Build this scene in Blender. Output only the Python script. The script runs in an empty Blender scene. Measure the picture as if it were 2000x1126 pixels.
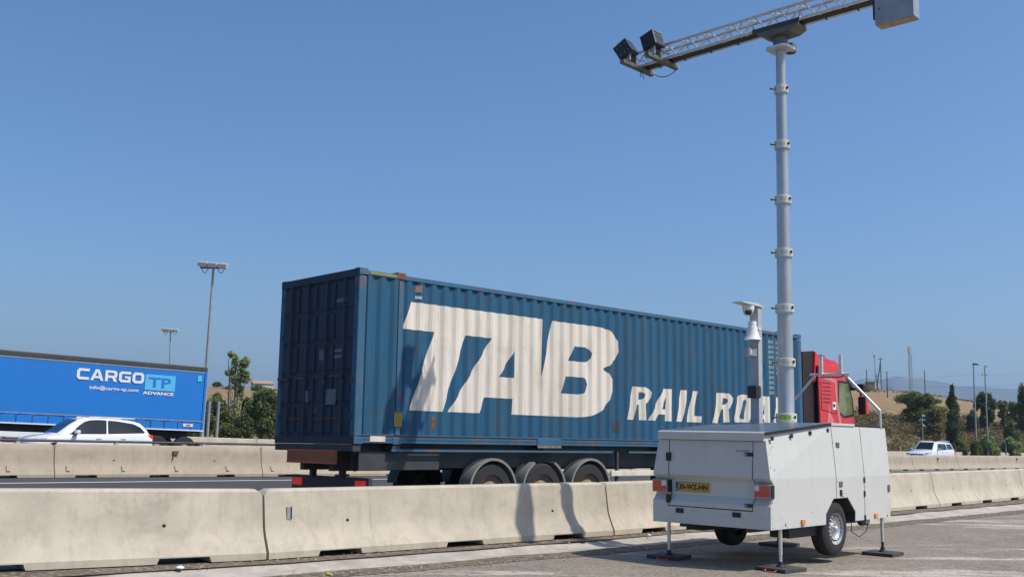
import bpy, bmesh, math, random
from mathutils import Vector, Matrix, geometry
from mathutils import noise as mnoise
R = math.radians
random.seed(7)
S = bpy.context.scene
COL = S.collection

# ------------------------------------------------------------------ camera
F_PX, PITCH, ROLL, CAM_H = 2017.73, .1413, .0218, 1.5
cF = Vector((0, math.cos(PITCH), math.sin(PITCH)))
cU0 = Vector((0, -math.sin(PITCH), math.cos(PITCH)))
cR0 = Vector((1, 0, 0))
cR = math.cos(ROLL) * cR0 + math.sin(ROLL) * cU0
cU = -math.sin(ROLL) * cR0 + math.cos(ROLL) * cU0
cam = bpy.data.cameras.new('camera')
cam.sensor_width = 36
cam.lens = F_PX * 36 / 2000
cam.clip_start = .1
cam.clip_end = 30000
co = bpy.data.objects.new('camera', cam)
COL.objects.link(co)
m = Matrix((cR, cU, -cF)).transposed().to_4x4()
m.translation = (0, 0, CAM_H)
co.matrix_world = m
S.camera = co

def at(x, y, Y):
    """world point seen at photo pixel (x, y) at distance Y"""
    d = cF + cR * ((x - 1000) / F_PX) - cU * ((y - 563) / F_PX)
    return Vector((0, 0, CAM_H)) + d * (Y / d.y)

# ------------------------------------------------------------------ light
SUN_EL, SUN_AZ = R(54), R(108.3)     # azimuth clockwise from +Y
w = bpy.data.worlds.new('World')
S.world = w
w.use_nodes = True
nt = w.node_tree
bg = nt.nodes['Background']
sky = nt.nodes.new('ShaderNodeTexSky')
sky.sky_type = 'NISHITA'
sky.sun_disc = False
sky.sun_elevation = SUN_EL
sky.sun_rotation = SUN_AZ
sky.air_density = 1.0
sky.dust_density = 2.0
sky.ozone_density = 7.0
hsv = nt.nodes.new('ShaderNodeHueSaturation')
hsv.inputs['Saturation'].default_value = 1.13
nt.links.new(sky.outputs[0], hsv.inputs['Color'])
nt.links.new(hsv.outputs[0], bg.inputs[0])
bg.inputs[1].default_value = .145
sl = bpy.data.lights.new('sun', 'SUN')
sl.energy = 4.8
sl.angle = R(.5)
sl.color = (1, .935, .83)
so = bpy.data.objects.new('sun', sl)
COL.objects.link(so)
to_sun = Vector((math.sin(SUN_AZ) * math.cos(SUN_EL), math.cos(SUN_AZ) * math.cos(SUN_EL), math.sin(SUN_EL)))
so.rotation_euler = to_sun.to_track_quat('Z', 'Y').to_euler()
so.location = to_sun * 60
S.view_settings.view_transform = 'Standard'
S.view_settings.look = 'None'
S.view_settings.exposure = 0
S.view_settings.gamma = 1

# ------------------------------------------------------------------ materials
def mat(name, col, rough=.7, metal=0, var=.12, scale=3., col2=None, bump=0, bscale=60., spec=.5, stretch=None,
        island=0, coat=0, emit=None, trans=0, v2=None, s2=1., amt2=0.):
    K = .88                                             # overall paint and stone albedo
    col = tuple(x * K for x in col); col2 = col2 and tuple(x * K for x in col2); v2 = v2 and tuple(x * K for x in v2)
    m = bpy.data.materials.new(name)
    m.use_nodes = True
    t = m.node_tree
    b = t.nodes['Principled BSDF']
    b.inputs['Roughness'].default_value = rough
    b.inputs['Metallic'].default_value = metal
    b.inputs['Specular IOR Level'].default_value = spec
    if coat:
        b.inputs['Coat Weight'].default_value = coat
    tc = t.nodes.new('ShaderNodeTexCoord')
    mp = t.nodes.new('ShaderNodeMapping')
    if stretch:
        mp.inputs['Scale'].default_value = stretch
    t.links.new(tc.outputs['Object'], mp.inputs['Vector'])
    n = t.nodes.new('ShaderNodeTexNoise')
    n.inputs['Scale'].default_value = scale
    n.inputs['Detail'].default_value = 6
    n.inputs['Roughness'].default_value = .65
    t.links.new(mp.outputs[0], n.inputs['Vector'])
    rmp = t.nodes.new('ShaderNodeValToRGB')
    c = col
    c2 = col2 or tuple(x * (1 - var) for x in c)
    c1 = c if col2 else tuple(min(1, x * (1 + var)) for x in c)
    rmp.color_ramp.elements[0].position = .36
    rmp.color_ramp.elements[1].position = .66
    rmp.color_ramp.elements[0].color = (*c2, 1)
    rmp.color_ramp.elements[1].color = (*c1, 1)
    t.links.new(n.outputs['Fac'], rmp.inputs[0])
    out = rmp.outputs[0]
    if v2:
        n2 = t.nodes.new('ShaderNodeTexNoise')
        n2.inputs['Scale'].default_value = s2
        n2.inputs['Detail'].default_value = 8
        n2.inputs['Roughness'].default_value = .7
        t.links.new(mp.outputs[0], n2.inputs['Vector'])
        r2 = t.nodes.new('ShaderNodeValToRGB')
        r2.color_ramp.elements[0].position = .5
        r2.color_ramp.elements[1].position = .62
        r2.color_ramp.elements[1].color = (amt2, amt2, amt2, 1)
        r2.color_ramp.elements[0].color = (0, 0, 0, 1)
        t.links.new(n2.outputs['Fac'], r2.inputs[0])
        mx = t.nodes.new('ShaderNodeMix')
        mx.data_type = 'RGBA'
        t.links.new(r2.outputs[0], mx.inputs['Factor'])
        t.links.new(out, mx.inputs[6])
        mx.inputs[7].default_value = (*v2, 1)
        out = mx.outputs[2]
    if island:
        g = t.nodes.new('ShaderNodeNewGeometry')
        mr = t.nodes.new('ShaderNodeMapRange')
        mr.inputs[3].default_value = 1 - island
        mr.inputs[4].default_value = 1 + island
        t.links.new(g.outputs['Random Per Island'], mr.inputs[0])
        hs = t.nodes.new('ShaderNodeHueSaturation')
        t.links.new(mr.outputs[0], hs.inputs['Value'])
        t.links.new(out, hs.inputs['Color'])
        out = hs.outputs[0]
    t.links.new(out, b.inputs['Base Color'])
    if bump:
        n3 = t.nodes.new('ShaderNodeTexNoise')
        n3.inputs['Scale'].default_value = bscale
        n3.inputs['Detail'].default_value = 4
        t.links.new(mp.outputs[0], n3.inputs['Vector'])
        bp = t.nodes.new('ShaderNodeBump')
        bp.inputs['Strength'].default_value = bump
        bp.inputs['Distance'].default_value = .02
        t.links.new(n3.outputs['Fac'], bp.inputs['Height'])
        t.links.new(bp.outputs[0], b.inputs['Normal'])
    if trans:
        b.inputs['Transmission Weight'].default_value = trans
    if emit:
        b.inputs['Emission Color'].default_value = (*emit[:3], 1)
        b.inputs['Emission Strength'].default_value = emit[3]
    return m

M = {}
M['concrete'] = mat('barrier_concrete', (.58, .515, .405), .9, col2=(.47, .42, .335), scale=1.6, bump=.12, bscale=45,
                    v2=(.36, .33, .28), s2=3.5, amt2=.4)
M['concrete_far'] = mat('median_concrete', (.47, .395, .30), .9, col2=(.39, .335, .26), scale=1.2, bump=.1, bscale=30,
                        v2=(.32, .28, .22), s2=2.5, amt2=.35)
M['gutter'] = mat('gutter_concrete', (.52, .47, .41), .92, col2=(.36, .33, .29), scale=2.2, bump=.35, bscale=35,
                  v2=(.25, .21, .17), s2=1.6, amt2=.5)
M['asphalt_old'] = mat('worn_asphalt', (.275, .238, .188), .92, col2=(.225, .193, .152), scale=.9, bump=.8, bscale=60)
M['asphalt'] = mat('road_asphalt', (.062, .060, .062), .85, col2=(.05, .049, .051), scale=.6, bump=.3, bscale=70)
M['road_white'] = mat('road_paint', (.7, .68, .63), .8, var=.1)
M['dirt'] = mat('dry_dirt', (.20, .155, .11), .97, col2=(.09, .075, .06), scale=7, bump=1., bscale=55, v2=(.42, .34, .24), s2=14, amt2=.6)
M['ground'] = mat('dry_ground', (.30, .22, .12), .97, col2=(.20, .16, .09), scale=.05, v2=(.10, .11, .05), s2=.12, amt2=.7)
M['field'] = mat('stubble_field', (.30, .205, .10), .97, col2=(.215, .145, .07), scale=.09, bump=.5, bscale=3, stretch=(1, 3, 1),
                 v2=(.20, .12, .06), s2=.16, amt2=.75)
M['embank'] = mat('scrub_embankment', (.20, .14, .085), .97, col2=(.11, .09, .05), scale=.35, bump=.8, bscale=4,
                  v2=(.10, .115, .045), s2=.5, amt2=.8)
M['mount'] = mat('mountain_scrub', (.08, .10, .09), .97, var=.2, scale=.002)
M['white'] = mat('white_body_panel', (.605, .605, .57), .45, var=.02, scale=2.2, v2=(.52, .52, .48), s2=3, amt2=.14, spec=.4)
M['alu'] = mat('aluminium', (.74, .74, .73), .42, .6, var=.1, scale=9)
M['mastal'] = mat('anodised_aluminium', (.50, .52, .53), .38, .55, var=.08, scale=4, stretch=(1, 1, .3), v2=(.35, .38, .42), s2=6, amt2=.4)
M['steel'] = mat('galvanised_steel', (.42, .43, .43), .45, .6, var=.15, scale=12)
M['darksteel'] = mat('dark_painted_steel', (.055, .06, .062), .6, .2, var=.2, scale=5)
M['olive'] = mat('dull_cast_metal', (.17, .17, .15), .55, .4, var=.2, scale=8)
M['black'] = mat('black_plastic', (.013, .013, .014), .55, var=.2)
M['blackbox'] = mat('black_coated_sheet', (.018, .022, .028), .42, var=.25, scale=12)
M['rubber'] = mat('tyre_rubber', (.022, .022, .023), .85, var=.2, scale=20, bump=.2)
M['wheel'] = mat('silver_wheel_paint', (.62, .63, .65), .35, .6, var=.06)
M['hub'] = mat('dusty_brown_hub', (.25, .17, .12), .7, .1, var=.3, scale=12)
M['ct_blue'] = mat('container_blue', (.020, .108, .205), .7, col2=(.018, .088, .165), scale=1.1, stretch=(1, 1, .35),
                   v2=(.045, .105, .14), s2=2.6, amt2=.5, spec=.25)
M['ct_blue2'] = mat('container_frame_blue', (.024, .115, .21), .62, var=.15, scale=3, v2=(.20, .09, .04), s2=3.2, amt2=.5)
M['ct_door'] = mat('container_door_shade', (.010, .026, .055), .6, var=.25, scale=1.4)  # container blue darkened, the rear end's shade put into the colour
M['rod'] = mat('door_rod_shade', (.018, .04, .07), .5, var=.3)  # rods and hinges darkened along with the shaded doors
M['ct_white'] = mat('container_lettering', (.80, .735, .64), .75, col2=(.68, .62, .525), scale=1.5, stretch=(1, 1, .25),
                    v2=(.48, .42, .33), s2=2.4, amt2=.35)
M['rust'] = mat('rusty_edge', (.18, .07, .03), .85, var=.3, scale=8)
M['yellow'] = mat('yellow_mark', (.33, .26, .03), .7, var=.1)
M['red_lens'] = mat('red_lens', (.62, .03, .02), .2, var=.1, emit=(1, .05, .03, .25))
M['red_reflex'] = mat('red_reflector', (.60, .07, .05), .2, var=.25, scale=30)
M['amber'] = mat('amber_lens', (.85, .27, .02), .25, var=.1)
M['lens_white'] = mat('clear_lens', (.72, .72, .72), .2, var=.1)
M['red_paint'] = mat('red_cab_paint', (.70, .010, .012), .3, var=.06, coat=.6)
M['red_dark'] = mat('cab_shade_and_gaps', (.02, .008, .009), .6, var=.2)  # shade behind the cab painted as near-black red; also slots and gaps
M['pink'] = mat('faded_livery_stripe', (.68, .22, .22), .45, var=.1)
M['glass'] = mat('dark_window_glass', (.012, .024, .032), .06, var=.1, spec=.22)
M['cabglass'] = mat('green_tinted_glass', (.16, .19, .09), .08, var=.35, scale=1.5, spec=.8)
M['bl_blue'] = mat('blue_curtain', (.004, .19, .66), .5, col2=(.006, .18, .56), scale=1.2, stretch=(.3, 1, 2))
M['bl_light'] = mat('light_blue_print', (.10, .50, .80), .5, var=.05)
M['print_white'] = mat('white_print', (.78, .80, .82), .55, var=.04)
M['car_white'] = mat('white_car_paint', (.80, .81, .84), .25, var=.02, coat=.8)
M['pole'] = mat('grey_lamp_pole', (.36, .37, .37), .55, .3, var=.15, scale=3)
M['wood'] = mat('weathered_pole_wood', (.12, .10, .085), .9, var=.2, scale=3)
M['plate'] = mat('yellow_number_plate', (.62, .36, .03), .5, var=.04)
M['plate_blue'] = mat('plate_blue_band', (.02, .06, .40), .5, var=.05)
M['solar'] = mat('solar_roof_sheet', (.10, .13, .17), .28, var=.3, scale=2.5, stretch=(1, 2, 1), spec=.6)
M['grey_panel'] = mat('grey_sheet_metal', (.42, .45, .48), .6, var=.1, scale=3)
M['cw'] = mat('counterweight_grey_paint', (.30, .36, .42), .55, var=.1, scale=5, v2=(.2, .24, .3), s2=9, amt2=.5)
M['cwbot'] = mat('counterweight_brown_base', (.46, .33, .23), .7, var=.25, scale=9)
M['orange'] = mat('orange_cord', (.72, .12, .03), .6, var=.1)
M['lime'] = mat('lime_sticker', (.30, .42, .05), .5, var=.2, scale=40)
M['stain'] = mat('glue_residue', (.40, .38, .33), .8, var=.25, scale=30)
M['mudguard'] = mat('grey_plastic_mudguard', (.23, .23, .22), .45, var=.15)
M['collar'] = mat('pale_cast_collar', (.62, .63, .57), .5, .15, var=.1, scale=14)
M['dim_label'] = mat('dim_door_sticker', (.16, .19, .21), .7, var=.2)  # door stickers dimmed to sit in the painted door shade
M['seam'] = mat('concrete_seam', (.36, .33, .28), .95, var=.1)
M['house'] = mat('pale_render', (.62, .56, .48), .85, var=.1)
M['roof'] = mat('clay_tiles', (.38, .24, .17), .85, var=.2)
M['bark'] = mat('bark', (.17, .14, .11), .9, var=.25, scale=5)
M['bark_pale'] = mat('pale_poplar_bark', (.34, .31, .26), .9, var=.25, scale=5)
def weather_concrete(m_, dark, k=1., pits=True):
    t = m_.node_tree; b = t.nodes['Principled BSDF']; src = b.inputs['Base Color'].links[0].from_socket
    tc = t.nodes.new('ShaderNodeTexCoord')
    def layer(src, sc, stretch, lo, hi, col, amt):
        mp = t.nodes.new('ShaderNodeMapping'); mp.inputs['Scale'].default_value = stretch
        oi = t.nodes.new('ShaderNodeObjectInfo'); ad = t.nodes.new('ShaderNodeVectorMath'); ad.operation = 'ADD'
        t.links.new(tc.outputs['Object'], ad.inputs[0]); t.links.new(oi.outputs['Location'], ad.inputs[1])
        t.links.new(ad.outputs[0], mp.inputs[0])
        n = t.nodes.new('ShaderNodeTexNoise'); n.inputs['Scale'].default_value = sc; n.inputs['Detail'].default_value = 7; n.inputs['Roughness'].default_value = .7
        t.links.new(mp.outputs[0], n.inputs['Vector'])
        r_ = t.nodes.new('ShaderNodeMapRange'); r_.inputs[1].default_value = lo; r_.inputs[2].default_value = hi; r_.inputs[4].default_value = amt
        t.links.new(n.outputs['Fac'], r_.inputs[0])
        mx = t.nodes.new('ShaderNodeMix'); mx.data_type = 'RGBA'
        t.links.new(r_.outputs[0], mx.inputs['Factor']); t.links.new(src, mx.inputs[6]); mx.inputs[7].default_value = (*col, 1)
        return mx.outputs[2]
    src = layer(src, 9, (1, 1, .12), .52, .72, dark, .55 * k)          # drip streaks
    if pits: src = layer(src, 34, (1, 1, 1), .66, .72, tuple(x * .6 for x in dark), .7)   # air holes
    src = layer(src, 1.1, (1, 1, 2.2), .56, .68, dark, .45 * k)        # large stains
    t.links.new(src, b.inputs['Base Color'])
def leafmat(name, c, c2):
    m = mat(name, c, .6, col2=c2, scale=.9, island=.4, spec=.3)
    t = m.node_tree
    b = t.nodes['Principled BSDF']
    src = b.inputs['Base Color'].links[0].from_socket
    tr = t.nodes.new('ShaderNodeBsdfTranslucent')
    t.links.new(src, tr.inputs[0])
    mx = t.nodes.new('ShaderNodeMixShader')
    mx.inputs[0].default_value = .3
    t.links.new(b.outputs[0], mx.inputs[1])
    t.links.new(tr.outputs[0], mx.inputs[2])
    t.links.new(mx.outputs[0], t.nodes['Material Output'].inputs[0])
    return m
M['leaf'] = leafmat('mid_green_leaves', (0.240, 0.270, 0.072), (0.120, 0.150, 0.038))
M['leaf_d'] = leafmat('dark_green_leaves', (0.163, 0.213, 0.065), (0.075, 0.112, 0.035))
M['leaf_l'] = leafmat('pale_green_leaves', (0.374, 0.440, 0.154), (0.220, 0.286, 0.099))
M['leaf_o'] = leafmat('olive_leaves', (0.310, 0.276, 0.098), (0.172, 0.167, 0.057))
M['leaf_b'] = leafmat('dry_brown_scrub', (.24, .155, .08), (.12, .09, .045))
M['straw'] = mat('dry_straw', (.42, .31, .17), .9, var=.3, island=.4)

weather_concrete(M['white'], (.40, .38, .33), .30, False); weather_concrete(M['ct_blue'], (.09, .075, .06), .55, False); weather_concrete(M['ct_white'], (.30, .24, .18), .5, False)
weather_concrete(M['concrete'], (.30, .265, .21)); weather_concrete(M['concrete_far'], (.26, .22, .17)); weather_concrete(M['gutter'], (.24, .21, .17))
# ------------------------------------------------------------------ mesh helpers
class MB:
    def __init__(s):
        s.v = []; s.f = []
    def add(s, vs, fs):
        o = len(s.v)
        s.v += [tuple(v) for v in vs]
        s.f += [tuple(i + o for i in f) for f in fs]
        return s
    def box(s, x0, x1, y0, y1, z0, z1):
        return s.add([(x0, y0, z0), (x1, y0, z0), (x1, y1, z0), (x0, y1, z0), (x0, y0, z1), (x1, y0, z1), (x1, y1, z1), (x0, y1, z1)],
                     [(0, 3, 2, 1), (4, 5, 6, 7), (0, 1, 5, 4), (1, 2, 6, 5), (2, 3, 7, 6), (3, 0, 4, 7)])
    def obox(s, c, dims, rot):
        """box centred at c with rotation matrix rot"""
        a, b, d = (x / 2 for x in dims)
        vs = [Vector(c) + rot @ Vector((sx * a, sy * b, sz * d)) for sz in (-1, 1) for sx, sy in ((-1, -1), (1, -1), (1, 1), (-1, 1))]
        return s.add(vs, [(0, 3, 2, 1), (4, 5, 6, 7), (0, 1, 5, 4), (1, 2, 6, 5), (2, 3, 7, 6), (3, 0, 4, 7)])
    def tube(s, p, q, r, n=10, r2=None, caps=True):
        p, q = Vector(p), Vector(q)
        r2 = r if r2 is None else r2
        z = (q - p).normalized()
        x = z.orthogonal().normalized(); y = z.cross(x)
        vs = []
        for c, rr in ((p, r), (q, r2)):
            for i in range(n):
                a = 2 * math.pi * i / n
                vs.append(c + (x * math.cos(a) + y * math.sin(a)) * rr)
        fs = [(i, (i + 1) % n, n + (i + 1) % n, n + i) for i in range(n)]
        if caps:
            fs += [tuple(range(n))[::-1], tuple(range(n, 2 * n))]
        return s.add(vs, fs)
    def path(s, pts, r, n=6):
        for a, b in zip(pts, pts[1:]):
            s.tube(a, b, r, n)
        return s
    def lathe(s, c, ax, prof, n=24):
        """prof: list of (radius, distance along ax)"""
        c, z = Vector(c), Vector(ax).normalized()
        x = z.orthogonal().normalized(); y = z.cross(x)
        vs = []; fs = []
        for r_, h in prof:
            for i in range(n):
                a = 2 * math.pi * i / n
                vs.append(c + z * h + (x * math.cos(a) + y * math.sin(a)) * max(r_, 1e-4))
        for k in range(len(prof) - 1):
            for i in range(n):
                j = (i + 1) % n
                fs.append((k * n + i, k * n + j, (k + 1) * n + j, (k + 1) * n + i))
        return s.add(vs, fs)
    def prism(s, poly, f0, f1):
        """poly in 2-D, f0/f1 map a 2-D point to the two ends"""
        n = len(poly)
        vs = [f0(*p) for p in poly] + [f1(*p) for p in poly]
        fs = [tuple(range(n)), tuple(range(n, 2 * n))[::-1]] + [(i, (i + 1) % n, n + (i + 1) % n, n + i) for i in range(n)]
        return s.add(vs, fs)
    def loft(s, rings, closed=True, caps=True):
        n = len(rings[0]); vs = [p for r_ in rings for p in r_]; fs = []
        for k in range(len(rings) - 1):
            for i in range(n if closed else n - 1):
                j = (i + 1) % n
                fs.append((k * n + i, k * n + j, (k + 1) * n + j, (k + 1) * n + i))
        if caps and closed:
            fs += [tuple(range(n))[::-1], tuple(range((len(rings) - 1) * n, len(rings) * n))]
        return s.add(vs, fs)
    def build(s, name, m_, parent=None, smooth=False, bevel=0, recalc=True, ang=35):
        me = bpy.data.meshes.new(name)
        me.from_pydata(s.v, [], s.f)
        me.materials.append(M[m_] if isinstance(m_, str) else m_)
        if recalc:
            b = bmesh.new(); b.from_mesh(me)
            bmesh.ops.recalc_face_normals(b, faces=b.faces)
            b.to_mesh(me); b.free()
        if smooth:
            for p in me.polygons: p.use_smooth = True
            me.set_sharp_from_angle(angle=R(ang))
        o = bpy.data.objects.new(name, me)
        COL.objects.link(o)
        if parent: o.parent = parent
        if bevel:
            bv = o.modifiers.new('bevel', 'BEVEL')
            bv.width = bevel; bv.segments = 2; bv.limit_method = 'ANGLE'; bv.angle_limit = R(40)
        return o

def tag(o, label, cat, group=None, kind=None):
    if label: o['label'] = label
    if cat: o['category'] = cat
    if group: o['group'] = group
    if kind: o['kind'] = kind
    return o
def thing(name, loc, rz, label, cat, group=None, rx=0, ry=0):
    o = bpy.data.objects.new(name, None)
    COL.objects.link(o)
    o.location = loc; o.rotation_euler = (rx, ry, rz)
    o.empty_display_size = .2
    return tag(o, label, cat, group)
def struct(o):
    o['kind'] = 'structure'; return o
def copy_tree(o, parent=None):
    c = o.copy(); COL.objects.link(c)
    if parent: c.parent = parent
    for ch in list(o.children): copy_tree(ch, c)
    return c
def text2d(txt, size=1., off=0., shear=0., sx=1., spacing=1.):
    """flat text outline as (verts, faces) in the XY plane, left/baseline at 0"""
    cu = bpy.data.curves.new('t', 'FONT')
    cu.body = txt; cu.size = size; cu.offset = off; cu.shear = shear; cu.space_character = spacing
    cu.resolution_u = 3
    o = bpy.data.objects.new('t', cu); COL.objects.link(o)
    dg = bpy.context.evaluated_depsgraph_get()
    me = bpy.data.meshes.new_from_object(o.evaluated_get(dg))
    vs = [(v.co.x * sx, v.co.y) for v in me.vertices]
    fs = [tuple(p.vertices) for p in me.polygons]
    bpy.data.objects.remove(o); bpy.data.curves.remove(cu); bpy.data.meshes.remove(me)
    return vs, fs
def fit(vf, x0, x1, y0, y1):
    vs, fs = vf
    ax, bx = min(v[0] for v in vs), max(v[0] for v in vs)
    ay, by = min(v[1] for v in vs), max(v[1] for v in vs)
    return [(x0 + (v[0] - ax) / (bx - ax) * (x1 - x0), y0 + (v[1] - ay) / (by - ay) * (y1 - y0)) for v in vs], fs
def poly2d(outer, holes=()):
    loops = [[Vector((x, y, 0)) for x, y in outer]] + [[Vector((x, y, 0)) for x, y in h] for h in holes]
    fs = geometry.tessellate_polygon(loops)
    vs = [(p.x, p.y) for l in loops for p in l]
    return vs, [tuple(f) for f in fs]
def decal(name, vf, mapf, m_, parent, cuts=()):
    b = bmesh.new()
    for vs, fs in (vf if isinstance(vf, list) else [vf]):
        bv = [b.verts.new((x, y, 0)) for x, y in vs]
        for f in fs:
            try: b.faces.new([bv[i] for i in f])
            except ValueError: pass
    for c in cuts:
        bmesh.ops.bisect_plane(b, geom=list(b.verts) + list(b.edges) + list(b.faces), plane_co=(c, 0, 0), plane_no=(1, 0, 0))
    for v in b.verts: v.co = mapf(v.co.x, v.co.y)
    bmesh.ops.recalc_face_normals(b, faces=b.faces)
    me = bpy.data.meshes.new(name); b.to_mesh(me); b.free()
    me.materials.append(M[m_] if isinstance(m_, str) else m_)
    o = bpy.data.objects.new(name, me); COL.objects.link(o); o.parent = parent
    return o

# ------------------------------------------------------------------ road frame: s along the motorway, d across it
TH = .7574
DV = Vector((math.cos(TH), math.sin(TH), 0)); NV = Vector((-math.sin(TH), math.cos(TH), 0))
def interp(x, pts):
    if x <= pts[0][0]: return pts[0][1]
    for (a, u), (b, v) in zip(pts, pts[1:]):
        if x <= b: return u + (v - u) * (x - a) / (b - a)
    return pts[-1][1]
GZ = [(-60, .6), (5, .45), (13, .35), (21.6, .2), (40, .07), (60, 0), (400, 0)]
def road_z(s, d):
    t = max(0, (d - 11.5) / 30) ** 1.6
    return interp(s, GZ) * min(t, 1.3)
def sd(s, d, z=0): 
    p = DV * s + NV * d; return Vector((p.x, p.y, z))
def road_strip(name, dd, s0, s1, ds, m_, dz=0., xf=lambda s, d: d):
    mb = MB(); n = int((s1 - s0) / ds) + 1; rows = []
    for i in range(n + 1):
        s_ = s0 + (s1 - s0) * i / n
        rows.append([sd(s_, xf(s_, d), road_z(s_, xf(s_, d)) + dz) for d in dd])
    mb.loft(rows, closed=False, caps=False)
    return struct(mb.build(name, m_))

# ------------------------------------------------------------------ ground and roads
def sheet(name, pts, m_):
    return struct(MB().add(pts, [tuple(range(len(pts)))]).build(name, m_))
sheet('ground', [(-9000, -2000, -.35), (9000, -2000, -.35), (9000, 12000, -.35), (-9000, 12000, -.35)], 'ground')
road_strip('motorway_near', [11., 14, 18, 22, 26, 28.5], -60, 330, 3, 'asphalt', -.006)
road_strip('motorway_far', [28.5, 32, 36, 40, 44, 47.2], -60, 330, 3, 'asphalt', -.006)
LD = lambda s, d: d + .8 * min(1, max(0, (s - 8) / 50))
road_strip('edge_line_median', [26.1, 26.3], -40, 300, 3, 'road_white', .002, LD)
road_strip('edge_line_far', [30.4, 30.55], -40, 300, 3, 'road_white', .002)
road_strip('edge_line_near', [13.2, 13.35], -40, 300, 3, 'road_white', .002)
for k in range(16):
    for d_ in (17.5, 21.2):
        road_strip('lane_mark', [d_, d_ + .12], -30 + k * 13, -25.5 + k * 13, 2, 'road_white', .002)

# near barrier polyline: (point, heading) of every joint
P1 = Vector((-2.997, 12.697, 0))
near = []
segs_dir = [(-2, .64), (-1, .66), (0, .69), (1, .731), (2, .7766), (3, .7766), (4, .795), (5, .80), (6, .81), (7, .81), (8, .82)]
pts = {1: P1}
hd = dict(segs_dir)
for k in (0, -1, -2):
    pts[k] = pts[k + 1] - 6 * Vector((math.cos(hd[k]), math.sin(hd[k]), 0))
for k in range(1, 9):
    pts[k + 1] = pts[k] + 6 * Vector((math.cos(hd[k]), math.sin(hd[k]), 0))
NZ = {-2: .18, -1: .15, 0: .10, 1: 0, 2: 0, 3: .02, 4: .05, 5: .08, 6: .09, 7: .10, 8: .10, 9: .10}
for k in pts: pts[k].z = NZ[k]
def near_off(o, kz=None):
    """polyline offset o metres toward the camera from the near barrier's centre line"""
    out = []
    ks = sorted(pts)
    for k in ks:
        h = hd.get(k, hd[8]); h0 = hd.get(k - 1, h); a = (h + h0) / 2
        out.append((pts[k].xy.to_3d() + Vector((math.sin(a), -math.cos(a), 0)) * o, pts[k].z))
    a0, a1 = out[0], out[-1]
    d0 = (out[0][0] - out[1][0]).normalized(); d1 = (out[-1][0] - out[-2][0]).normalized()
    return [(a0[0] + d0 * 40, a0[1])] + out + [(a1[0] + d1 * 60, a1[1]), (a1[0] + d1 * 260, a1[1])]
def near_strip(name, prof, m_, rag=0, sub=1):
    """prof: list of (offset, z, share of the barrier's base height)"""
    lines = []
    for o, z, kz in prof:
        L = near_off(o); row = []
        for (a, za), (b, zb) in zip(L, L[1:]):
            n = max(1, int(min((b - a).length, 40) / .35)) if rag else max(1, int(min((b - a).length, 60) / 2))
            for i in range(n):
                t = i / n; p = a.lerp(b, t); zz = za + (zb - za) * t
                q = p.copy(); q.z = z + zz * kz
                row.append(q)
        row.append(Vector((L[-1][0].x, L[-1][0].y, z + L[-1][1] * kz)))
        lines.append(row)
    n = min(len(r_) for r_ in lines)
    if rag:
        for li in (0, len(lines) - 1):
            for i, p in enumerate(lines[li][:n]):
                nn = (lines[li][min(i + 1, n - 1)] - lines[li][max(i - 1, 0)]).normalized()
                k = rag * mnoise.noise(Vector((i * .31, li * 9., 1.7)))
                p.x += -nn.y * k; p.y += nn.x * k
    mb = MB(); mb.loft([[lines[j][i] for j in range(len(lines))] for i in range(n)], closed=False, caps=False)
    return struct(mb.build(name, m_, smooth=True))
near_strip('parking_area', [(1.35, -.09, 0), (60, -.09, 0)], 'asphalt_old')
near_strip('gutter', [(.62, -.012, .5), (.80, -.055, .2), (1.18, -.074, 0), (1.24, -.086, 0)], 'gutter')
near_strip('verge', [(0, -.012, 1), (.3, -.012, 1), (.45, -.018, .8), (.66, -.004, .45)], 'dirt', rag=.05)
near_strip('debris_strip', [(1.12, -.066, 0), (1.3, -.072, 0), (1.48, -.085, 0)], 'dirt', rag=.11)

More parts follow.
